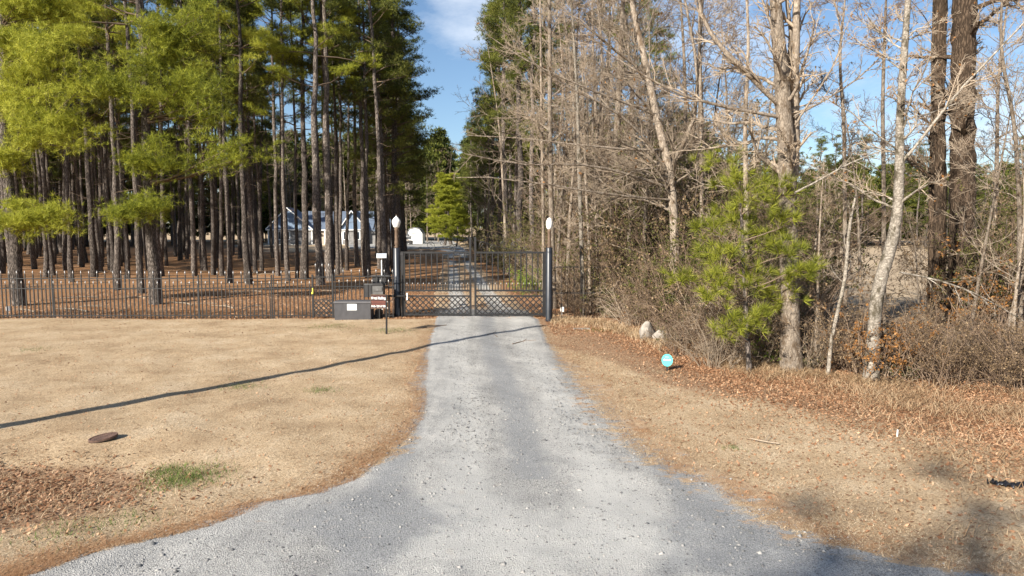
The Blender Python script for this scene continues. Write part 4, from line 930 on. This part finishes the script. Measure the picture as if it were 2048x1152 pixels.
mb.box(nx1-.09, nx1-.05, -.009, -.0065, z0+.02, z0+.045); mb.build('printed_lines', M['print'], o)
# hanging sign on its post
YS = G(772, 669).y
t = thing('hanging_sign', 'maroon metal railing sign with white lettering hung on a thin dark post', 'sign', (0, YS, 0))
xp_ = xp(772.5, YS); MB().bar((xp_-.01, 0, -.1), (xp_+.012, 0, zp(590, YS)), .028, 8).build('post', M['iron'], t)
sx0, sx1 = xp(742.5, YS), xp(771, YS); sz0, sz1 = zp(616, YS), zp(590, YS)
pnl = MB().box(sx0, sx1, -.012, .012, sz0, sz1).build('sign_panel', M['signbrown'], t)
fr = MB(); fr.box(sx0-.012, sx1+.012, -.018, .018, sz1, sz1+.018); fr.box(sx0-.012, sx1+.012, -.018, .018, sz0-.018, sz0); fr.box(sx0-.012, sx0, -.018, .018, sz0, sz1); fr.build('sign_frame', M['rust'], t)
cxm = (sx0+sx1)/2; hh = sz1-sz0
def put_text(s, size, z, m_, par, y=-.0145, x=None, sx=1, bold=0, nm='lettering'):
    me = text_mesh(s, size, .0015, 0, bold); me.materials.append(m_); o = link(nm, me, par, (cxm if x is None else x, y, z)); o.rotation_euler = (math.pi/2, 0, 0); o.scale = (sx, 1, 1); return o
put_text('Metal Railing', .098, sz1-hh*.24, M['white'], pnl, sx=.82, bold=.0035)
put_text('910-637-3600', .075, sz0+hh*.13, M['white'], pnl, sx=.95, bold=.003)
mb = MB()
for zf, wf in ((.50, .40), (.60, .36), (.72, .38)):
    xx = cxm-wf*.5
    while xx < cxm+wf*.5: wl = .02+.02*abs(math.sin(xx*91)); mb.box(xx, xx+wl, -.0155, -.0125, sz1-hh*zf-.012, sz1-hh*zf+.012); xx += wl+.008
mb.build('small_lettering', M['printred'], pnl)
for z_b in (sz0-.01, sz0+hh*.45): MB().lathe([(.01, 0), (.018, .012), (.004, .03)], 8).build('bolt', M['white'], t, loc=(xp_+.03, -.01, z_b))
# stump with dead leaves under the sign
g = GH(758, 634); t = thing('tree_stump', 'short sawn stump in dead leaves beneath the maroon sign', 'stump', g)
r = np.random.default_rng(3); MB().lathe([(.17, -.05), (.15, .05), (.135, .22)], 14).build('trunk', M['greybark'], t, True); MB().lathe([(.13, .222), (.128, .228)], 14).build('cut_face', M['cut'], t)
# mailbox on a post
YM = YF-.15
t = thing('mailbox', 'dark grey parcel mailbox with slot flap standing behind the maroon sign', 'mailbox', (0, YM, 0))
a, b_ = xp(747, YM), xp(768, YM)
MB().box(a, b_, -.16, .14, zp(592, YM), zp(570, YM)).build('body', M['boxgrey'], t, bevel=.006)
MB().prism([(a-.015, zp(570, YM)+.003), (b_+.015, zp(570, YM)+.003), (b_-.02, zp(566, YM)), (a+.02, zp(566, YM))], -.19, .16).build('lid', M['boxblack'], t)
MB().box(a+.03, b_-.03, -.185, -.163, zp(581, YM), zp(573, YM)).build('flap', M['boxgrey'], t); MB().box((a+b_)/2-.03, (a+b_)/2+.03, -.2, -.187, zp(579, YM)-.006, zp(579, YM)+.006).build('handle', M['galv'], t)
MB().box((a+b_)/2-.04, (a+b_)/2+.04, -.04, .04, -.1, zp(592, YM)-.002).build('post', M['iron'], t)
YB = YF+.5
t = thing('equipment_box', 'black weathered control box on a post behind the fence, above the mailbox', 'control box', (0, YB, 0))
MB().box(xp(747, YB), xp(775, YB), -.15, .15, zp(570, YB), zp(553, YB)).build('body', M['boxblack'], t, bevel=.006)
for q in (.33, .66):
    xx = xp(747+28*q, YB); MB().box(xx-.012, xx+.012, -.165, -.152, zp(569, YB), zp(554, YB)).build('door_seam', M['boxgrey'], t)
MB().box(xp(743, YB), xp(779, YB), -.2, .2, zp(553, YB)+.002, zp(551, YB)).build('cap', M['boxgrey'], t); MB().box(xp(760, YB)-.05, xp(760, YB)+.05, -.05, .05, -.1, zp(570, YB)-.002).build('post', M['iron'], t)
t = thing('solar_panel', 'small pale solar panel tilted on a white pole beside the left pillar', 'solar panel', (xp(764.5, YB+.3), YB+.3, 0))
MB().bar((0, 0, -.05), (0, 0, zp(515, YB+.3)), .022, 8).build('pole', M['white'], t)
o = MB().box(-.17, .17, -.14, .14, -.012, .012).build('panel', M['white'], t, loc=(0, 0, zp(511.5, YB+.3))); o.rotation_euler = (math.radians(28), 0, .15)
o2 = MB().box(-.155, .155, -.125, .125, .0125, .018).build('solar_cells', M['solar'], o)
YK = YF-.1
t = thing('keypad_boxes', 'pair of narrow black boxes mounted on the fence left of the mailbox', 'control box', (0, YK, 0))
for p0, p1 in ((730.5, 737.5), (738.5, 745)): MB().box(xp(p0, YK), xp(p1, YK), -.08, .03, zp(594, YK), zp(569, YK)).build('box', M['boxblack'], t, bevel=.004)
MB().box(xp(729, YK), xp(746, YK), -.03, .06, zp(569, YK)+.002, zp(567.5, YK)).build('bracket', M['boxgrey'], t)
# white meter boxes
for px_, py_, lb in ((17, 624, 'small white utility box behind the fence by the stout left pine'), (1124, 625, 'small white box on a stake behind the thin right fence')):
    g = GH(px_, py_+6); t = thing('utility_box', lb, 'utility box', g)
    k = mpp(g.y); MB().box(-3.2*k, -1*k, -.03, .03, 9*k, 17*k).box(.3*k, 3.6*k, -.03, .03, 8.5*k, 18*k).build('box', M['white'], t); MB().bar((0, 0, -.1), (0, 0, 9*k), .012, 6).build('stake', M['galv'], t)
# boulders
def rock(seed, sx, sy, sz, n=3):
    import bmesh
    bm = bmesh.new(); bmesh.ops.create_icosphere(bm, subdivisions=n, radius=1); r = np.random.default_rng(seed); dirs = nrm(r.normal(size=(16, 3))); cut = r.uniform(.55, .9, 16)
    from mathutils import noise as mn
    for v in bm.verts:
        p = v.co.copy()
        for d, c_ in zip(dirs, cut):
            q = p.dot(Vector(d)); 
            if q > c_: p -= Vector(d)*(q-c_)*.9
        p *= 1+.10*mn.noise(p*2.3+Vector((seed, 0, 0)))+.04*mn.noise(p*7)
        tp = 1-.5*max(0, p.z)*(seed == 4)
        v.co = (p.x*sx*tp, p.y*sy*tp, p.z*sz)
    me = bpy.data.meshes.new('boulder'); bm.to_mesh(me); bm.free(); me.materials.append(M['rock']); return me
for px_, py_, s_, lb, sd in ((1294, 680, (.30, .26, .36), 'tall pointed pale boulder at the edge of the thicket', 4), (1322, 682, (.34, .24, .20), 'low rounded pale boulder half hidden by twigs right of the pointed one', 8)):
    g = GH(px_, py_); o = link('boulder', rock(sd, *s_), None, (g.x, g.y, g.z+s_[2]*.62), .5); tag(o, lb, 'boulder')
g = GH(1163, 658); tag(MB().box(-.26, .26, -.12, .12, -.03, .02).build('stone_slab', M['rock'], loc=g, bevel=.01), 'flat pale stone slab lying in the leaves near the right pillar', 'slab')
# turquoise yard sign
g = GH(1334, 740); t = thing('yard_sign', 'round turquoise yard sign with white lettering on a short dark stake', 'sign', g, -.35)
k = mpp(g.y); t.scale = (1, 1, 1)
mb = MB(); n = 28; R_ = 11.6*k; cz = 21*k
mb.add([(R_*math.cos(2*math.pi*i/n)*.95, y, cz+R_*1.08*math.sin(2*math.pi*i/n)) for y in (-.006, .006) for i in range(n)], [tuple(range(n)), tuple(range(n, 2*n))[::-1]]+[(i, n+i, n+(i+1) % n, (i+1) % n) for i in range(n)])
disc = mb.build('sign_disc', M['teal'], t)
mb = MB()
for i in range(9): 
    xx = -R_*.66+i*R_*.15; mb.box(xx, xx+R_*.09, -.0095, -.0065, cz-R_*.08, cz+R_*(.1+.08*((i*5) % 3)))
mb.box(-R_*.35, R_*.3, -.0095, -.0065, cz+R_*.55, cz+R_*.6); mb.build('lettering', M['white'], disc)
MB().box(-.02, .02, .008, .02, -.1, cz).build('stake', M['iron'], t)
# rusty grate, tilted, in the lawn
g = GH(207, 878); t = thing('rusty_grate', 'rusty oval slotted metal cover lying tilted in the dry lawn', 'metal cover', (g.x, g.y, g.z+.028), .42)
t.rotation_euler = (math.radians(7), math.radians(-8), .42)
mb = MB(); n = 30; ox, oy = .19, .115
oval = lambda sx_, z: [(ox*sx_*math.cos(2*math.pi*i/n)*(1.0), oy*sx_*math.sin(2*math.pi*i/n), z) for i in range(n)]
Vv = oval(1, 0)+oval(1, .03)+oval(.9, .03)+oval(.9, 0)
mb.add(Vv, [tuple(a_+b2 for a_, b2 in zip((0, 0, 0, 0), q)) for l in range(4) for i in range(n) for q in [(l*n+i, l*n+(i+1) % n, ((l+1) % 4)*n+(i+1) % n, ((l+1) % 4)*n+i)]]); mb.build('rim', M['rustplate'], t)
for i in range(15):
    xx = -ox*.85+ox*1.7*i/14; hy = oy*.92*math.sqrt(max(0, 1-(xx/ox)**2)); MB().box(xx-.012, xx+.008, -hy, hy, .004, .022).build('slat', M['rustplate'], t)
MB().lathe([(.0, -.004), (.12, -.004), (.12, .002), (.0, .002)], 20).build('pan', M['boxblack'], t).scale = (1.6, .95, 1)
# white stub and black plastic at the right
g = GH(1794, 876); tag(MB().bar((0, 0, -.05), (.004, 0, .10), .011, 8).build('marker_stub', M['white'], loc=g), 'short white stub standing in the dry grass of the right verge', 'marker')
for k_, (px_, py_, L_, rz0, lb) in enumerate(((2000, 974, .26, -.6, 'torn strip of black plastic in the straw, left piece'), (2034, 976, .30, -.3, 'crumpled piece of black plastic in the straw at the right edge'))):
    g = GH(px_, py_); r = np.random.default_rng(70+k_); nx_, ny_ = 14, 6; xx, yy2 = np.meshgrid(np.linspace(-L_/2, L_/2, nx_), np.linspace(-.045, .045, ny_)); zz = .03+.022*r.normal(size=xx.shape); yy2 = yy2+.012*r.normal(size=xx.shape)
    ii = np.arange(nx_*ny_).reshape(ny_, nx_); Q = np.stack([ii[:-1, :-1], ii[:-1, 1:], ii[1:, 1:], ii[1:, :-1]], -1).reshape(-1, 4)
    o = link('plastic_scrap', mesh_np('plastic_scrap', np.stack([xx, yy2, zz], -1).reshape(-1, 3), [Q], M['blackbag']), None, g, rz0); o.modifiers.new('t', 'SOLIDIFY').thickness = .004; tag(o, lb, 'litter')
# sticks on the drive
for k_, (pts, rr2, lb) in enumerate((([(846, 657), (868, 656), (893, 652)], .012, 'dark thin stick lying on the left edge of the drive before the gate'), ([(1025, 690), (1045, 685), (1072, 683)], .012, 'thin dark forked stick lying on the right part of the drive'), ([(1500, 882), (1530, 888), (1558, 892)], .010, 'pale thin twig lying on the right verge grass'), ([(975, 672), (985, 668), (995, 676)], .008, 'small curl of dead vine lying mid drive before the gate'))):
    P = [GH(*p)+Vector((0, 0, .035)) for p in pts]; mb = MB(); mb.path([tuple(p) for p in P], rr2, 6); mb.bar(P[1], P[1]+Vector((.12, .18, .04)), rr2*.6, 5)
    tag(mb.build('stick', M['twigdark'] if k_ != 2 else M['twig']), lb, 'stick')
# white fallen branches in the right brush
for k_, (pts, Yd, lb) in enumerate((([(1800, 545), (1880, 560), (1960, 590), (2060, 650)], 12.6, 'whitish dead bough lying across the brush at the right edge'), ([(1590, 385), (1640, 360), (1700, 325), (1790, 292)], 13.2, 'white dead branch slanting up right of the young pine'))):
    o0 = W(*pts[0], Yd); P, R = resample([W(x, y, Yd+.2*i)-o0 for i, (x, y) in enumerate(pts)], [.02, .018, .014, .007], 12)
    r = np.random.default_rng(k_+5); p, d, L, r0, r1 = spawn(P[None], R[None], 12, .15, 1, .4, 1, r, .3, np.array([2.]), .004, .6); P2, R2 = grow(p, d, L, r0, r1, 6, .15, 0, r)
    p, d, L, r0, r1 = spawn(P2, R2, 3, .2, 1, .4, 1, r, .5, L, .003, .6); P3, R3 = grow(p, d, L, r0, r1, 4, .15, 0, r)
    V, Q = cat([tubes(P[None], R[None], 6), tubes(P2, R2, 4), tubes(P3, R3, 3)]); o = link('dead_branch', mesh_np('dead_branch', V, [Q], M['palebark']), None, o0); tag(o, lb, 'branch')

# ------------------------------------------------------------------ house, shed, cart
YH = 121.0
t = thing('house', 'low grey stone house with blue gables and blue grey roof behind the pines', 'house', (0, YH, 0))
X_ = lambda p: xp(p, YH); Z_ = lambda p: zp(p, YH)
zb = Z_(488); ze = Z_(460)
MB().box(X_(540), X_(628), 0, 9, 0, ze).build('wall', M['stone'], t)
MB().box(X_(628)+.01, X_(686)-.01, 1.4, 9, 0, ze).build('wall', M['tan'], t)
MB().box(X_(686), X_(735), 0, 9, 0, ze).build('wall', M['stone'], t)
MB().box(X_(735)+.01, X_(795), 1.0, 9, 0, ze-.1).build('wall', M['stone'], t)
def roof_slab(p0, p1, y0, zed, zr, y1, nm='roof'):
    mb = MB(); a, b2 = X_(p0), X_(p1); mb.add([(a, y0, zed), (b2, y0, zed), (b2, y1, zr), (a, y1, zr), (a, y0, zed-.15), (b2, y0, zed-.15), (b2, y1, zr-.15), (a, y1, zr-.15), (a, 2*y1-y0, zed), (b2, 2*y1-y0, zed)],
        [(0, 1, 2, 3), (4, 7, 6, 5), (0, 4, 5, 1), (0, 3, 7, 4), (1, 5, 6, 2), (3, 2, 9, 8), (3, 8, 7), (2, 6, 9)]); return mb.build(nm, M['roof'], t)
roof_slab(592, 746, .9, ze+.02, Z_(421), 5.0); roof_slab(746.3, 800, .8, ze-.08, Z_(437), 4.6)
for pa, pk, pb, zpk in ((537, 580, 630, 417), (682, 707, 738, 423)):
    g1 = MB().prism([(X_(pa+2), ze+.16), (X_(pb-2), ze+.16), (X_(pk), Z_(zpk)-.15)], -.02, .16).build('gable', M['siding'], t)
    for q in range(9):
        MB().box(X_(pa+8+q*(pb-pa-16)/8.)-.02, X_(pa+8+q*(pb-pa-16)/8.)+.02, -.05, -.022, ze+.18, ze+.18+.75*(Z_(zpk)-ze-.3)*max(.05, 1-abs((pa+8+q*(pb-pa-16)/8.)-pk)/((pb-pa)/2+2))).build('batten', M['siding'], g1)
    for e_ in (pa, pb):
        MB().prism([(X_(e_), ze), (X_(e_), ze+.22), (X_(pk), Z_(zpk)+.22), (X_(pk), Z_(zpk))] if e_ == pa else [(X_(e_), ze), (X_(pk), Z_(zpk)), (X_(pk), Z_(zpk)+.22), (X_(e_), ze+.22)], -.45, -.3).build('rake_board', M['white'], t)
        mb = MB(); mb.add([(X_(e_), -.4, ze+.2), (X_(pk), -.4, Z_(zpk)+.2), (X_(pk), 5, Z_(zpk)+.2), (X_(e_), 5, ze+.2), (X_(e_), -.4, ze+.1), (X_(pk), -.4, Z_(zpk)+.1), (X_(pk), 5, Z_(zpk)+.1), (X_(e_), 5, ze+.1)], [(0, 1, 2, 3), (4, 7, 6, 5), (0, 4, 5, 1), (3, 2, 6, 7), (0, 3, 7, 4)]); mb.build('roof', M['roof'], t)
    MB().box(X_(pa), X_(pb), -.35, -.06, ze-.06, ze+.14).build('fascia', M['white'], t)
MB().box(X_(630.5), X_(681.5), .75, .9, ze-.12, ze+.06).build('fascia', M['white'], t)
for p in (540.8, 627.2, 686.8, 734.2): MB().box(X_(p)-.1, X_(p)+.1, -.06, -.003, 0, ze-.07).build('corner_board', M['white'], t)
for a, b2 in ((561, 570), (574, 583), (690, 699), (712, 722)):
    wn = MB().box(X_(a)-.12, X_(b2)+.12, -.09, -.005, Z_(480), Z_(462.5)).build('window', M['white'], t)
    MB().box(X_(a)+.04, X_((a+b2)/2)-.03, -.10, -.092, Z_(478.5), Z_(464)).build('pane', M['glass'], wn); MB().box(X_((a+b2)/2)+.03, X_(b2)-.04, -.10, -.092, Z_(478.5), Z_(464)).build('pane', M['glass'], wn)
for p in (634, 650, 666, 680): MB().box(X_(p)-.1, X_(p)+.1, .85, 1.05, 0, ze-.13).build('porch_post', M['white'], t)
d_ = MB().box(X_(656), X_(664), 1.32, 1.395, .1, 2.2).build('door', M['white'], t); MB().box(X_(657), X_(663), 1.29, 1.318, 1.1, 2.0).build('pane', M['glass'], d_)
MB().box(X_(538), X_(737), -1.6, -.1, -.2, .12).build('plinth', M['concrete'], t)
# shed
YSH = 124.0; xs0, xs1 = xp(815, YSH), xp(846, YSH); t = thing('shed', 'small white barn-roofed garden shed at the end of the drive', 'shed', (0, YSH, 0)); zg = 0
zz = lambda p: zp(p, YSH); pf = [(xs0, .05), (xs1, .05), (xs1, zz(467)), (xp(840, YSH), zz(458.5)), (xp(830, YSH), zz(455.5)), (xp(820, YSH), zz(458.5)), (xs0, zz(467))]
MB().prism(pf, 0, 4).build('wall', M['white'], t)
rf_ = [(x, z+.08) for x, z in pf[2:]]; mb = MB()
for (xa, za), (xb, zb2) in zip(rf_[:-1], rf_[1:]): mb.add([(xa, -.15, za), (xb, -.15, zb2), (xb, 4.1, zb2), (xa, 4.1, za), (xa, -.15, za-.07), (xb, -.15, zb2-.07), (xb, 4.1, zb2-.07), (xa, 4.1, za-.07)], [(0, 1, 2, 3), (4, 7, 6, 5), (0, 4, 5, 1), (2, 6, 7, 3)])
mb.build('roof', M['galv'], t)
for k_ in (0, 1): xx = xp(830, YSH)+(k_-1)*.78; MB().box(xx+.02, xx+.76, -.04, -.002, .1, 1.9).build('door', M['white'], t)
MB().box(xp(825, YSH), xp(835, YSH), -.06, -.005, 1.98, 2.06).build('vent', M['boxgrey'], t)
YC = 118.0; t = thing('utility_cart', 'dark little cart with a pale flat roof parked left of the white shed', 'cart', (xp(817, YC), YC, 0))
MB().box(-.85, .85, -.5, .5, .35, .8).build('body', M['boxblack'], t, bevel=.08); MB().box(-.5, .6, -.5, .5, 1.45, 1.6).build('roof', M['galv'], t, bevel=.03)
for x in (-.42, .52):
    for y in (-.45, .45): MB().bar((x, y, .8), (x, y, 1.45), .03, 6).build('roof_post', M['iron'], t)
for x in (-.55, .55):
    for y in (-.5, .5): wh = MB().bar((x, y-.07, .24), (x, y+.07, .24), .25, 14).build('wheel', M['boxblack'], t)
MB().box(-.3, .25, -.4, .4, .8, .95).box(-.38, -.25, -.4, .4, .95, 1.3).build('seat', M['tan'], t)

# utility pole standing just outside the view on the left (its long shadow crosses the lawn), and a tree behind the camera
g = Vector(G(1088, 650)) - shd*17.6
t = thing('utility_pole', 'round wooden utility pole standing on the lawn left of the view', 'utility pole', (g.x, g.y, 0))
hp = 17.6*math.tan(SUN_EL)
MB().lathe([(.15, -.3), (.15, 0), (.13, hp*.6), (.09, hp)], 14).build('pole', M['polewood'], t, True)
MB().lathe([(.1, hp), (.05, hp+.06)], 12).build('cap', M['galv'], t)
def behind(px, py, H, seedm, s, lb):
    q = G(px, py)-shd*(H/math.tan(SUN_EL)); put_tree('pine_tree', seedm, lb, (q.x, q.y, 0), 1.0, s)
SH = pine_meshes(990, H=15, base=7, nb=26, spread=3.0, dens=.25)
behind(1900, 1135, 19, SH, 1.25, 'pine across the road behind the viewpoint, nearer one')
behind(2160, 1060, 18.0, SH, 1.2, 'pine tree across the road behind the viewpoint, farther one')

# ------------------------------------------------------------------ ground cover (stuff)
def in_drive(x, y, pad=0): return (x > xl(y)-pad) & (x < xr(y)+pad)
def blades(x, y, h, wd, lie, r, mat_, name, label, cat_='grass', seg=1, z0=0.0):
    n = len(x); a = r.uniform(0, 6.28, n); base = np.stack([x, y, hgt(x, y)+.012*fbm(x, y, 5, 3)-.004+z0], -1)
    d = nrm(np.stack([np.cos(a)*lie, np.sin(a)*lie, np.ones(n)], -1)); s = np.stack([-np.sin(a), np.cos(a), np.zeros(n)], -1)*(wd*r.uniform(.6, 1.3, n))[:, None]*.5
    L = (h*r.uniform(.4, 1.2, n))[:, None]
    if seg == 1:
        V = np.stack([base-s, base+s, base+d*L], 1).reshape(-1, 3); polys = [np.arange(3*n).reshape(n, 3)]
    else:
        mid = base+d*L*.6; d2 = nrm(d*np.array([1.8, 1.8, .35])); tip = mid+d2*L*.55
        V = np.stack([base-s, base+s, mid+s*.7, mid-s*.7, tip], 1).reshape(-1, 3); i = np.arange(5*n).reshape(n, 5); polys = [i[:, :4], i[:, [3, 2, 4]]]
    o = link(name, mesh_np(name, V, polys, mat_)); tag(o, label, cat_, kind='stuff'); return o
r = np.random.default_rng(91)
def area(n, x0, x1, y0, y1, fall=1.0):
    y = y0+(y1-y0)*r.random(n)**fall; return r.uniform(x0, x1, n), y
# lawn left and right verge, short dead blades
x, y = area(330000, -16, 12.5, 5.2, YF-.2, 1.25); k = np.abs(x) < y*.80+1
x, y = x[k], y[k]; k = ~in_drive(x, y, .02); x, y = x[k], y[k]
vy = np.interp(x, [0, 1.0, 3.4, 7, 9, 14], [20, 19, 14.0, 10.5, 7.6, 6.5]); k = (x < 0) | (y < vy+.5); x, y = x[k], y[k]
blades(x, y, .045, .008, 2.2, r, M['lawn'], 'lawn_grass', 'short dormant straw-coloured lawn grass on both sides of the drive')
# matted longer tufts of dead grass
cx_, cy_ = area(1500, -15, 9, 5.8, YF-.4, 1.2); k = ~in_drive(cx_, cy_, .5) & ((cx_ < 0) | (cy_ < 11)); cx_, cy_ = cx_[k], cy_[k]
x = np.repeat(cx_, 16)+r.normal(size=len(cx_)*16)*.07; y = np.repeat(cy_, 16)+r.normal(size=len(cx_)*16)*.07
blades(x, y, .075, .006, 1.3, r, M['drygrass'], 'lawn_tufts', 'small matted tufts of longer dead grass in the lawn')
# green tufts
gx, gy2 = [], []
for (a_, b2, rd, n) in ((370, 945, .42, 1500), (335, 930, .25, 500), (130, 1062, .45, 260), (240, 1038, .4, 260), (660, 655, .8, 500), (790, 662, .7, 500), (640, 780, .3, 250), (480, 772, .4, 250), (60, 700, .4, 150), (1465, 897, .12, 80), (1200, 660, .5, 500)):
    g = G(a_, b2); gx.append(g.x+r.normal(size=n)*rd*.6); gy2.append(g.y+r.normal(size=n)*rd*.5)
blades(np.concatenate(gx), np.concatenate(gy2), .07, .008, .9, r, M['grgrass'], 'green_grass', 'small patches of green grass in the dead lawn')
# tall dry grass along the right verge and in the ditch
n = 22000; px_ = r.uniform(1330, 2200, n); f = front(px_); y = f-.2-np.abs(r.normal(size=n))*1.3*np.interp(px_, [1330, 1500, 1800, 2048], [.25, .6, 1.2, 2.0]); x = (px_-1024)/F*y*1.0
k = .5+.5*fbm(x, y, 2.5, 40) > r.random(n)*.8; x, y = x[k], y[k]
blades(x, y, .26, .008, 1.3, r, M['drygrass'], 'tall_dry_grass', 'long bent dry grass along the foot of the right thicket', seg=2)
n = 4200; x = -6.9+r.normal(size=n)*1.3; y = 7.9+r.normal(size=n)*.55
blades(x, y, .14, .006, 1.6, r, M['drygrass'], 'ditch_grass', 'matted dry brown grass in the shallow ditch at lower left', seg=2)
n = 5000; px_ = r.uniform(1100, 1330, n); y = np.interp(px_, [1100, 1200, 1330], [22.4, 21.5, 17.5])+r.normal(size=n)*.5; x = (px_-1024)/F*y
blades(x, y, .22, .010, .8, r, M['drygrass'], 'verge_grass', 'sparse dry grass and weeds at the foot of the right fence', seg=2)
# leaf litter
def litter(x, y, sz, m_, name, label, cat_='leaves', lift=.012):
    C = np.stack([x, y, hgt(x, y)+lift+.012*fbm(x, y, 5, 3)*((y > 2) & (y < 60))], -1); n = len(x); a = r.uniform(0, 6.28, n); s = (sz*r.uniform(.5, 1.4, n))[:, None]
    d = np.stack([np.cos(a), np.sin(a), r.normal(size=n)*.3], -1); u_ = np.stack([-np.sin(a), np.cos(a), r.normal(size=n)*.4], -1)
    V = np.stack([C-d*s*.5, C+u_*s*.32, C+d*s*.5+np.array([0, 0, .25])*s*r.random((n, 1)), C-u_*s*.32], 1).reshape(-1, 3); i = np.arange(4*n).reshape(n, 4)
    tag(link(name, mesh_np(name, V, [np.concatenate([i[:, [0, 1, 2]], i[:, [0, 2, 3]]])], m_)), label, cat_, kind='stuff')
px_ = r.uniform(1080, 2200, 60000); f = np.interp(px_, [1080, 1180, 1270, 1350, 1450, 1560, 1700, 1850, 2048, 2200], [22.6, 22.3, 19.8, 17.2, 15.4, 14.7, 13.6, 12.8, 11.5, 11]); y = f-1.0+r.normal(size=60000)*1.2; y = np.where(y < 6, 8, y); x = (px_-1024)/F*y; k = ~in_drive(x, y, .2)
litter(x[k], y[k], .042, M['litter'], 'leaf_litter', 'fallen brown leaves and bark along the foot of the right thicket')
x, y = area(34000, -20, 2, YF-.1, 34, 1.3); litter(x, y, .06, M['litter'], 'wood_litter', 'fallen leaves and straw on the floor of the pine wood behind the fence')
x = -6.9+r.normal(size=9000)*1.25; y = 7.85+r.normal(size=9000)*.5; litter(x, y, .042, M['litterdk'], 'ditch_leaves', 'fallen leaves gathered in the shallow ditch at lower left')
x, y = area(9000, 1.2, 10, 6.2, 19, 1.2); k = ~in_drive(x, y, .1); litter(x[k], y[k], .04, M['litter'], 'verge_leaves', 'fallen leaves scattered over the right verge of the drive')
x, y = area(12000, -15, 9, 6, YF, 1.2); k = ~in_drive(x, y, 0); litter(x[k], y[k], .034, M['litter'], 'lawn_leaves', 'scattered fallen leaves on the lawn and verge')
# fallen limbs on the floor of the pine wood
FL = []
for k in range(4):
    rk = np.random.default_rng(1200+k); P, R = resample([(0, 0, .03), (.5, .1, .10), (1.1, .05+.1*k, .05), (1.8, .3, .04)], [.03, .024, .016, .008], 10)
    p, d, L, r0, r1 = spawn(P[None], R[None], 7, .2, 1, .4, 1, rk, .3, np.array([1.8]), .006, .6); P2, R2 = grow(p, d, L, r0, r1, 5, .15, 0, rk); V, Q = cat([tubes(P[None], R[None], 6), tubes(P2, R2, 4)]); FL.append(mesh_np('fallen_limb', V, [Q], M['twig']))
rz3 = random.Random(8)
for k in range(46):
    Yd = rz3.uniform(24, 48); px = rz3.uniform(-60, 780); x_ = X1(px, Yd); o = link('fallen_limb', FL[k % 4], None, (x_, Yd, float(hgt(x_, Yd))), rz3.uniform(0, 6.3)); s_ = rz3.uniform(.5, 1.1); o.scale = (s_, s_, s_)
    lm = min(LMK, key=lambda q: abs(q[0]-px)); tag(o, 'dead fallen limb %s, %s of %s' % ('just behind the fence' if Yd < 30 else 'deeper in the wood', 'left' if px < lm[0] else 'right', lm[1]), 'branch', 'fallen limbs in the pine wood')
# pine straw rims of the drive
y = 5.3+17*r.random(34000)**2.2; side = r.random(34000) < .72
x = np.where(side, xl(y)+.06-np.abs(r.normal(size=len(y)))*.34, xr(y)-.15+np.abs(r.normal(size=len(y)))*.6)
blades(x, y, .07, .006, 4.5, r, M['straw'], 'pine_straw', 'rusty pine straw fringe along both edges of the gravel drive', 'pine straw', z0=.02)
y = 5.4+16*r.random(60000)**1.4; side = r.random(60000) < .3
x = np.where(side, xl(y)+.12-np.abs(r.normal(size=len(y)))*.30, xr(y)-.25+np.abs(r.normal(size=len(y)))*.75)
k = .5+.5*fbm(x, y, 3.0, 88) > .35; blades(x[k], y[k], .05, .007, 3.0, r, M['lawn'], 'edge_grass', 'dead grass creeping over both margins of the gravel', z0=.012)
# loose stones on the gravel
def stones(n, sz, seed, cols, name, label, y0, y1, fall, pad=.0):
    r = np.random.default_rng(seed); y = y0+(y1-y0)*r.random(n)**fall; wl, wr = xl(y), xr(y); x = wl+(wr-wl)*r.random(n)+r.normal(size=n)*pad; k = np.abs(x) < y*.8+.6; x, y, wl, wr = x[k], y[k], wl[k], wr[k]; n = len(x)
    B = np.array([[1, 0, 0], [0, 1, 0], [-1, 0, 0], [0, -1, 0], [0, 0, 1.], [0, 0, -1]]); V = B[None]*r.uniform(.55, 1.2, (n, 6, 1)); V = V*(sz*np.exp(r.normal(size=n)*.35))[:, None, None]*np.array([1, .8, .55])
    a = r.uniform(0, 6.28, n); ca, sa = np.cos(a)[:, None], np.sin(a)[:, None]; V = np.stack([V[..., 0]*ca-V[..., 1]*sa, V[..., 0]*sa+V[..., 1]*ca, V[..., 2]], -1)
    zc = hgt(x, y)+.012*fbm(x, y, 5, 3)+np.where(np.minimum(x-wl, wr-x) > .5, .03, .016); V = V+np.stack([x, y, zc], -1)[:, None]
    Fc = np.array([[0, 1, 4], [1, 2, 4], [2, 3, 4], [3, 0, 4], [1, 0, 5], [2, 1, 5], [3, 2, 5], [0, 3, 5]]); T = (np.arange(n)[:, None, None]*6+Fc[None]).reshape(-1, 3)
    tag(link(name, mesh_np(name, V.reshape(-1, 3), [T], cols)), label, 'gravel', kind='stuff')
M['stones'] = leafmat('grey_gravel_stones', [(.07, .07, .072), (.16, .158, .155), (.28, .27, .255), (.42, .40, .37)], 0, 2.0, .9)
stones(52000, .0068, 5, M['stones'], 'loose_gravel', 'loose grey crushed stone on the drive', 5.0, 21, 1.7, .12)
stones(1800, .018, 6, M['stones'], 'coarse_gravel', 'larger bluish grey stones scattered over the lower drive', 5.0, 12, 1.5, .2)
